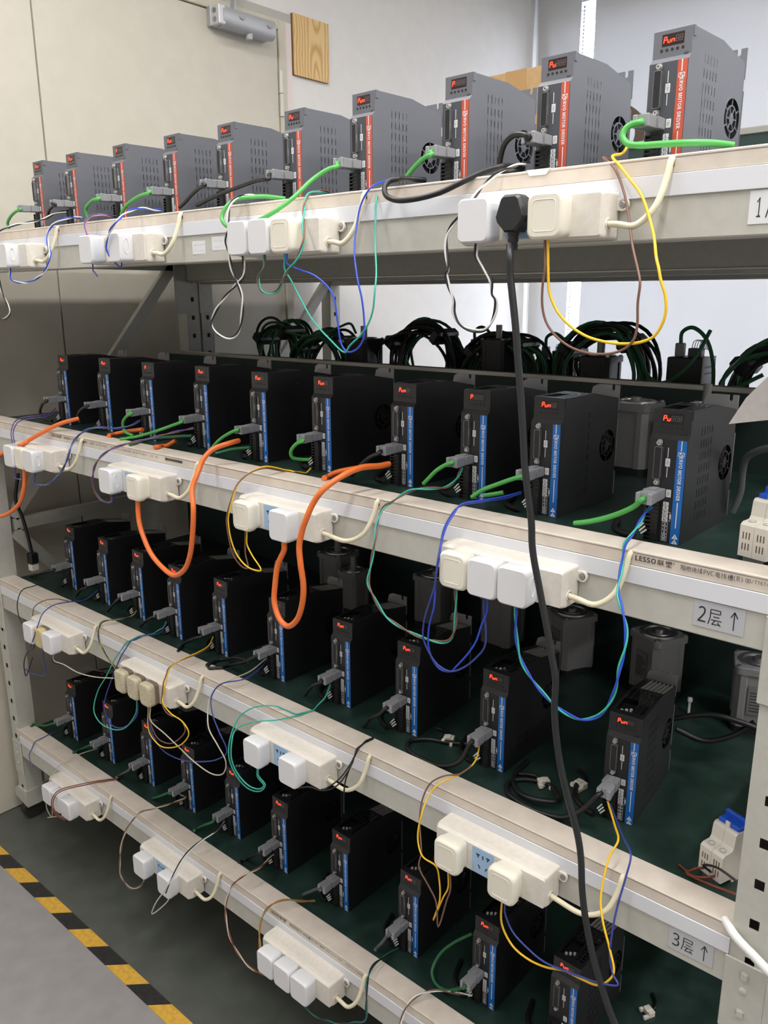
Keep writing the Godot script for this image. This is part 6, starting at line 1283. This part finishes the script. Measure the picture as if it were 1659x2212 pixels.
func white_connector(at: Vector3, turn: float, label: String) -> void:
	var t := thing("wire_connector", label, "connector", at, turn, "white wire connectors lying on the mats")
	var m := flat_mat("nylon", rgb(226, 222, 210), 0.5)
	var st := S()
	box(st, Vector3(-0.009, 0, -0.006), Vector3(0.009, 0.010, 0.006), 0.0008)
	box(st, Vector3(-0.011, 0.002, 0.006), Vector3(-0.005, 0.008, 0.013), 0.0006)
	box(st, Vector3(0.004, 0.0, 0.006), Vector3(0.009, 0.006, 0.016), 0.0006)
	obj("housing", st, m, t)
	st = S(); box(st, Vector3(-0.004, 0.010, -0.004), Vector3(0.004, 0.0118, 0.008), 0.0005); obj("latch", st, m, t)
	st = S(); tube(st, smooth_path([0.0, 0.005, -0.006, -0.004, 0.005, -0.016, -0.016, 0.004, -0.026, -0.03, 0.004, -0.03]), 0.003, 8); obj("cord", st, M["wire_black"], t)

func _shelf_goods() -> void:
	var y3: float = BASE[2]
	var y2: float = BASE[1]
	motor(Vector3(-0.395, y3, -0.415), 0.08, 0.124, "grey servo motor standing behind the ninth driver of the third shelf", false, false, -0.5, true)
	motor(Vector3(-0.218, y3, -0.425), 0.08, 0.124, "grey servo motor standing behind the tenth driver of the third shelf", false, false, -0.45, true)
	motor(Vector3(-0.034, y3, -0.415), 0.08, 0.124, "grey servo motor at the near end of the third shelf, rating plate facing out", false, false, 0.35, true)
	motor(Vector3(-0.56, y3, -0.42), 0.08, 0.124, "servo motor below the near power strip, behind the eighth driver", false, false)
	motor(Vector3(-0.745, y3, -0.42), 0.08, 0.124, "servo motor standing in shade behind the seventh driver, third shelf", false, false)
	motor(Vector3(-1.035, y3, -0.40), 0.08, 0.124, "servo motor with short shaft, farthest of the third shelf motors", true, false)
	motor(Vector3(-0.945, y3, -0.36), 0.06, 0.105, "small servo motor with bare upright shaft on the third shelf", true, false)
	motor(Vector3(-0.268, y2, -0.36), 0.08, 0.124, "grey servo motor between the last two drivers of the second shelf", false, false)
	motor(Vector3(-0.142, y2, -0.345), 0.06, 0.13, "servo motor hidden behind the last driver of the second shelf, only its shaft showing", true, false)
	breaker(Vector3(0.048, y2, 0.036), -0.25, "white circuit breaker with blue toggle at the near end of the second shelf")
	var b := breaker(Vector3(0.040, y3, 0.030), -0.35, "white circuit breaker with blue toggle and red wires, third shelf by the post")
	for w in [["redbrown", [0.008, 0.012, 0.0, 0.006, 0.014, 0.012, -0.002, 0.006, 0.016, -0.02, 0.002, 0.012]], ["redbrown", [0.026, 0.012, 0.0, 0.024, 0.013, 0.012, 0.012, 0.008, 0.018, -0.004, 0.004, 0.018]], ["black", [0.020, 0.014, 0.0, 0.02, 0.03, 0.016, 0.04, 0.04, 0.016, 0.07, 0.035, 0.01]], ["redbrown", [0.0, 0.004, 0.02, 0.03, 0.012, 0.02, 0.07, 0.02, 0.012]]]:
		var st := S(); tube(st, smooth_path(w[1]), 0.0016, 8); obj("wire", st, M["wire_" + w[0]], b)
	white_connector(Vector3(-0.405, y3, -0.021), 0.4, "white wire connector on the mat left of the ninth driver, third shelf")
	white_connector(Vector3(-0.217, y3, -0.013), 0.9, "white wire connector midway between the ninth and tenth drivers, third shelf")
	white_connector(Vector3(-0.170, y3, -0.045), -0.2, "white wire connector just left of the tenth driver, third shelf")
	white_connector(Vector3(-0.071, BASE[3], -0.151), -0.5, "white wire connector lying on the bottom shelf near the post")
	# white ferrule tails at the terminals of the black drivers
	var proto := Node3D.new()
	for k in 3:
		var st := S()
		var a := Vector3(-0.004 + 0.0022 * k, 0.016 - 0.003 * k, 0.012)
		cyl(st, a, a + Vector3(0.0055, 0.0075 - 0.001 * k, -0.004), 0.0012, 0.0012, 6)
		obj("ferrule", st, M["wire_white"], proto)
	var st3 := S(); tube(st3, smooth_path([-0.008, 0.008, 0.014, -0.02, 0.005, 0.008, -0.045, 0.0045, -0.01, -0.06, 0.0045, -0.05]), 0.0042, 10); obj("sheath", st3, M["wire_black"], proto)
	for row in [1, 2, 3]:
		for i in 10:
			var d: Node3D = proto.duplicate()
			d.name = numbered("motor_tail")
			add_child(d)
			d.position = Vector3(DRIVER_X[row][i] + 0.002, BASE[row], DRIVER_Z[row][i])
			d.rotation_degrees.y = DRIVER_TURN[row][i]
			d.set_meta("label", "white wire tips and black sheath at the %s driver from the left, %s" % [NTH[i], SHELF[row]])
			d.set_meta("category", "cable end")
			d.set_meta("group", "motor cable tails of the " + SHELF[row])
	proto.free()
	# bent paper sheet poking in at the right of the second shelf
	var t := thing("paper_sheet", "grey-white sheet of paper hanging at the near end of the second shelf", "paper", Vector3(0.028, 1.328, 0.05))
	var st2 := S()
	prism(st2, PackedVector2Array([Vector2(0, 0), Vector2(0.045, 0.008), Vector2(0.11, 0.03), Vector2(0.12, 0.14), Vector2(0.036, 0.056), Vector2(0.015, 0.03)]), Vector3.ZERO, Vector3(0.97, 0, -0.24), Vector3.UP, Vector3(0, 0, 0.0006))
	obj("sheet", st2, mottled("paper", rgb(205, 200, 198), 0.05, 0.8, 8.0, 21), t)

# ------------------------------------------------------------------ goods on the rear rack
func coil(at: Vector3, rx: float, ry: float, n: int, cols: Array, seed_: int, label: String) -> void:
	var t := thing("cable_coil", label, "cable coil", at, 0.0, "coiled cables on the rear rack")
	var rng := RandomNumberGenerator.new(); rng.seed = seed_
	for k in n:
		var p := PackedVector3Array()
		var tilt := rng.randf_range(-0.35, 0.35)
		var lean := rng.randf_range(-0.5, 0.5)
		var sx := rng.randf_range(0.78, 1.05); var sy := rng.randf_range(0.7, 1.05)
		var ox := rng.randf_range(-0.02, 0.02); var oz := rng.randf_range(-0.05, 0.05)
		var ph := rng.randf_range(0, TAU)
		for i in 36:
			var a := TAU * i / 36.0
			var x := rx * sx * cos(a); var y := ry * sy * sin(a)
			var wob := 0.004 * sin(3 * a + ph)
			p.append(Vector3(ox + x * cos(tilt) - y * sin(tilt) + wob, ry * 1.14 + maxf(x * sin(tilt) + y * cos(tilt), -ry) + wob, oz + lean * y * 0.5 + 0.01 * sin(2 * a + ph)))
		var st := S(); tube(st, p, 0.0042, 8, true)
		obj("loop", st, M["wire_" + cols[k % cols.size()]], t)
	for k in 2:
		var a := 0.9 + k * 1.6
		var c := Vector3(rx * 0.95 * cos(a), ry * 1.05 + ry * 0.95 * sin(a), 0)
		var st := S()
		box(st, Vector3(-0.020, -0.014, -0.045), Vector3(0.020, 0.014, 0.045), 0.006, Transform3D(Basis(Vector3.BACK, a), c))
		obj("tie_wrap", st, M["motor_black"], t)

func drive_box(at: Vector3, turn: float, label: String) -> void:
	var t := thing("stepper_drive", label, "drive", at, turn, "small drives on the rear rack")
	var st := S()
	box(st, Vector3(-0.038, 0.0, -0.055), Vector3(0.036, 0.10, 0.012), 0.002); obj("case", st, M["motor_black"], t)
	st = S()
	var us := [-0.012, 0.055]; var vs := [0.0, 0.102]
	for k in 9: us.append(-0.004 + k * 0.006); us.append(-0.0005 + k * 0.006)
	for k in 2: vs.append(0.066 + k * 0.013); vs.append(0.070 + k * 0.013)
	var punched := func(u: float, v: float) -> bool:
		return (absf(v - 0.068) < 0.002 or absf(v - 0.081) < 0.002) and fposmod(u + 0.004, 0.006) < 0.0035 and u > -0.004 and u < 0.0476
	grid(st, us, vs, punched, func(u: float, v: float) -> Vector3: return Vector3(0.0395, v, -u))
	quad(st, Vector3(0.0362, 0, 0.012), Vector3(0.0395, 0, 0.012), Vector3(0.0395, 0.102, 0.012), Vector3(0.0362, 0.102, 0.012))
	quad(st, Vector3(0.0362, 0.102, 0.012), Vector3(0.0395, 0.102, 0.012), Vector3(0.0395, 0.102, -0.055), Vector3(0.0362, 0.102, -0.055))
	obj("side_plate", st, M["plate_paint"], t)
	st = S(); box(st, Vector3(-0.030, 0.10, -0.02), Vector3(-0.012, 0.128, -0.004), 0.002); obj("plug", st, M["connector_grey"], t)
	st = S(); box(st, Vector3(-0.004, 0.10, -0.03), Vector3(0.024, 0.118, -0.01), 0.001); obj("terminal_plug", st, M["face_grey"], t)
	st = S(); tube(st, smooth_path([-0.021, 0.126, -0.012, -0.02, 0.15, -0.012, 0.0, 0.16, -0.012, 0.03, 0.14, -0.01, 0.05, 0.09, -0.01, 0.055, 0.0, -0.012]), 0.0042, 8); obj("cord", st, M["wire_dark green"], t)
	st = S()
	for k in 5: tube(st, smooth_path([0.0 + 0.005 * k, 0.117, -0.02, 0.004 + 0.005 * k, 0.132, -0.02, 0.014 + 0.004 * k, 0.134, -0.022, 0.026 + 0.003 * k, 0.115, -0.024]), 0.0008, 5)
	obj("wire_bunch", st, M["wire_black"], t)

func _rear_goods() -> void:
	var y: float = BASE[1] + 0.0
	coil(Vector3(-1.60, y, -0.74), 0.085, 0.108, 14, ["dark green", "black", "dark green"], 1, "green and black cable coil nearest the door wall on the rear rack")
	coil(Vector3(-1.40, y, -0.74), 0.11, 0.095, 15, ["dark green", "dark green", "black"], 2, "green wrapped cable bundle behind the fifth and sixth black drivers")
	coil(Vector3(-1.055, y, -0.76), 0.115, 0.11, 18, ["black", "black", "dark green"], 3, "large black cable coil behind the seventh black driver on the rear rack")
	coil(Vector3(-0.80, y, -0.76), 0.10, 0.10, 16, ["dark green", "black"], 4, "green over black cable coil left of the hanging black cable, rear rack")
	coil(Vector3(-0.53, y, -0.76), 0.108, 0.11, 20, ["black", "black", "dark green"], 5, "big black and green cable coil under the hanging yellow wire")
	coil(Vector3(-0.15, y, -0.76), 0.09, 0.10, 14, ["black", "dark green"], 6, "black cable coil cut by the picture edge on the rear rack")
	motor(Vector3(-1.215, y, -0.70), 0.085, 0.19, "black motor standing among the cable coils on the rear rack", true, true)
	motor(Vector3(-0.79, y, -0.72), 0.07, 0.20, "black motor poking up out of the green coil on the rear rack", true, true)
	motor(Vector3(-0.53, y, -0.74), 0.08, 0.17, "black motor inside the big coil under the yellow wire", true, true)
	drive_box(Vector3(-0.93, y + 0.06, -0.84), 0.1, "small grey drive with upright plug left of the green coil, rear rack")
	drive_box(Vector3(-0.70, y + 0.05, -0.82), 0.15, "small grey drive with perforated side right of the hanging black cable")
	drive_box(Vector3(-0.325, y + 0.075, -0.72), 0.0, "small drive with white perforated side plate above the second shelf edge")
	for s in [[Vector3(-0.93, y, -0.84), 0.06, "small drive left of the green coil"], [Vector3(-0.70, y, -0.82), 0.05, "small drive right of the hanging black cable"], [Vector3(-0.325, y, -0.72), 0.075, "drive with the white side plate"]]:
		var t := thing("foam_block", "dark foam block under the %s" % s[2], "block", s[0])
		var st := S(); box(st, Vector3(-0.04, 0.0, -0.06), Vector3(0.04, s[1], 0.02), 0.003); obj("foam", st, M["motor_black"], t)
	# long slack cables across the rear rack
	lead("slack_cable", "dark green cable sweeping from the big coil to the last drive", "cable", "", [["dark green", 0.004, [-0.45, 1.39, -0.70, -0.41, 1.345, -0.68, -0.38, 1.305, -0.66, -0.345, 1.295, -0.65, -0.31, 1.315, -0.65, -0.285, 1.35, -0.66, -0.272, 1.40, -0.69], 0]], [])
	lead("slack_cable", "dark green cable loop at the far right of the rear rack", "cable", "", [["dark green", 0.004, [-0.13, 1.40, -0.72, -0.18, 1.375, -0.70, -0.225, 1.32, -0.68, -0.235, 1.295, -0.67, -0.215, 1.29, -0.67, -0.16, 1.32, -0.68], 0]], [])
	lead("slack_cable", "thin dark green cable arching between the first coils of the rear rack", "cable", "", [["dark green", 0.0035, [-1.55, 1.37, -0.70, -1.44, 1.355, -0.70, -1.38, 1.36, -0.70, -1.31, 1.385, -0.70, -1.265, 1.395, -0.70, -1.245, 1.37, -0.70], 0]], [])
	# top of the rear rack
	var c := thing("cardboard_box", "tan cardboard box on top of the rear rack behind the grey drivers", "box", Vector3(-1.0, BASE[0], -1.06))
	var st := S(); box(st, Vector3(0, 0, 0), Vector3(0.26, 0.398, 0.18), 0.002); obj("carton", st, mottled("cardboard", rgb(188, 154, 108), 0.06, 0.8, 4.0, 22), c)
	st = S(); box(st, Vector3(0.10, 0.3, 0.1801), Vector3(0.16, 0.3985, 0.1806)); obj("packing_tape", st, flat_mat("packing_tape", rgb(176, 140, 92), 0.3), c)
	var rl := thing("tape_roll", "dark brown tape roll standing behind the last two grey drivers", "tape roll", Vector3(-0.405, BASE[0] + 0.1, -0.52))
	st = S(); lathe(st, Vector3(0, 0.045, 0), Vector3(0.2, 0, 0.98).normalized(), [[0.0, 0.035], [0.0, 0.052], [0.045, 0.052], [0.045, 0.035], [0.0, 0.035]], 36, false); obj("tape", st, flat_mat("tape_brown", rgb(72, 58, 46), 0.35), rl)
	var bx := thing("parts_box", "dark box under the tape roll on the rear rack top", "box", Vector3(-0.46, BASE[0], -0.64))
	st = S(); box(st, Vector3(0, 0, 0), Vector3(0.12, 0.0995, 0.17), 0.002); obj("carton", st, M["panel_green"], bx)

# ------------------------------------------------------------------ leftovers
func _small_things() -> void:
	var wt := thing("tape_patch", "white tape patch folded over the top duct below the ninth grey driver", "tape", Vector3(-0.212, BASE[0], 0.1088))
	var sw := S(); prism(sw, PackedVector2Array([Vector2(0, 0.0096), Vector2(0.031, 0.0096), Vector2(0.026, 0.0035), Vector2(0.004, 0.0035)]), Vector3.ZERO, Vector3.RIGHT, Vector3.UP, Vector3(0, 0, 0.0008)); box(sw, Vector3(0, 0.0096, -0.02), Vector3(0.031, 0.0102, 0.0008)); obj("patch", sw, M["print_white"], wt)
	# plug on the side frame cable
	var t := thing("wire_connector", "white plug at the end of the black cable on the side frame", "connector", Vector3(-1.768, 0.755, 0.028))
	var st := S(); box(st, Vector3(-0.012, 0.018, -0.012), Vector3(0.012, 0.05, 0.012), 0.004); obj("boot", st, M["wire_black"], t)
	st = S(); box(st, Vector3(-0.010, 0.0, -0.010), Vector3(0.010, 0.018, 0.010), 0.001); obj("housing", st, flat_mat("nylon", rgb(226, 222, 210), 0.5), t)
	var z := thing("cable_tag", "small white cable tie on the third shelf mat beside the last driver", "cable tie", Vector3(-0.129, BASE[2], -0.373), 0.5)
	st = S(); box(st, Vector3(-0.002, 0.0, -0.012), Vector3(0.002, 0.03, -0.010)); box(st, Vector3(-0.004, 0.024, -0.014), Vector3(0.004, 0.032, -0.007), 0.001); obj("strap", st, M["wire_white"], z)
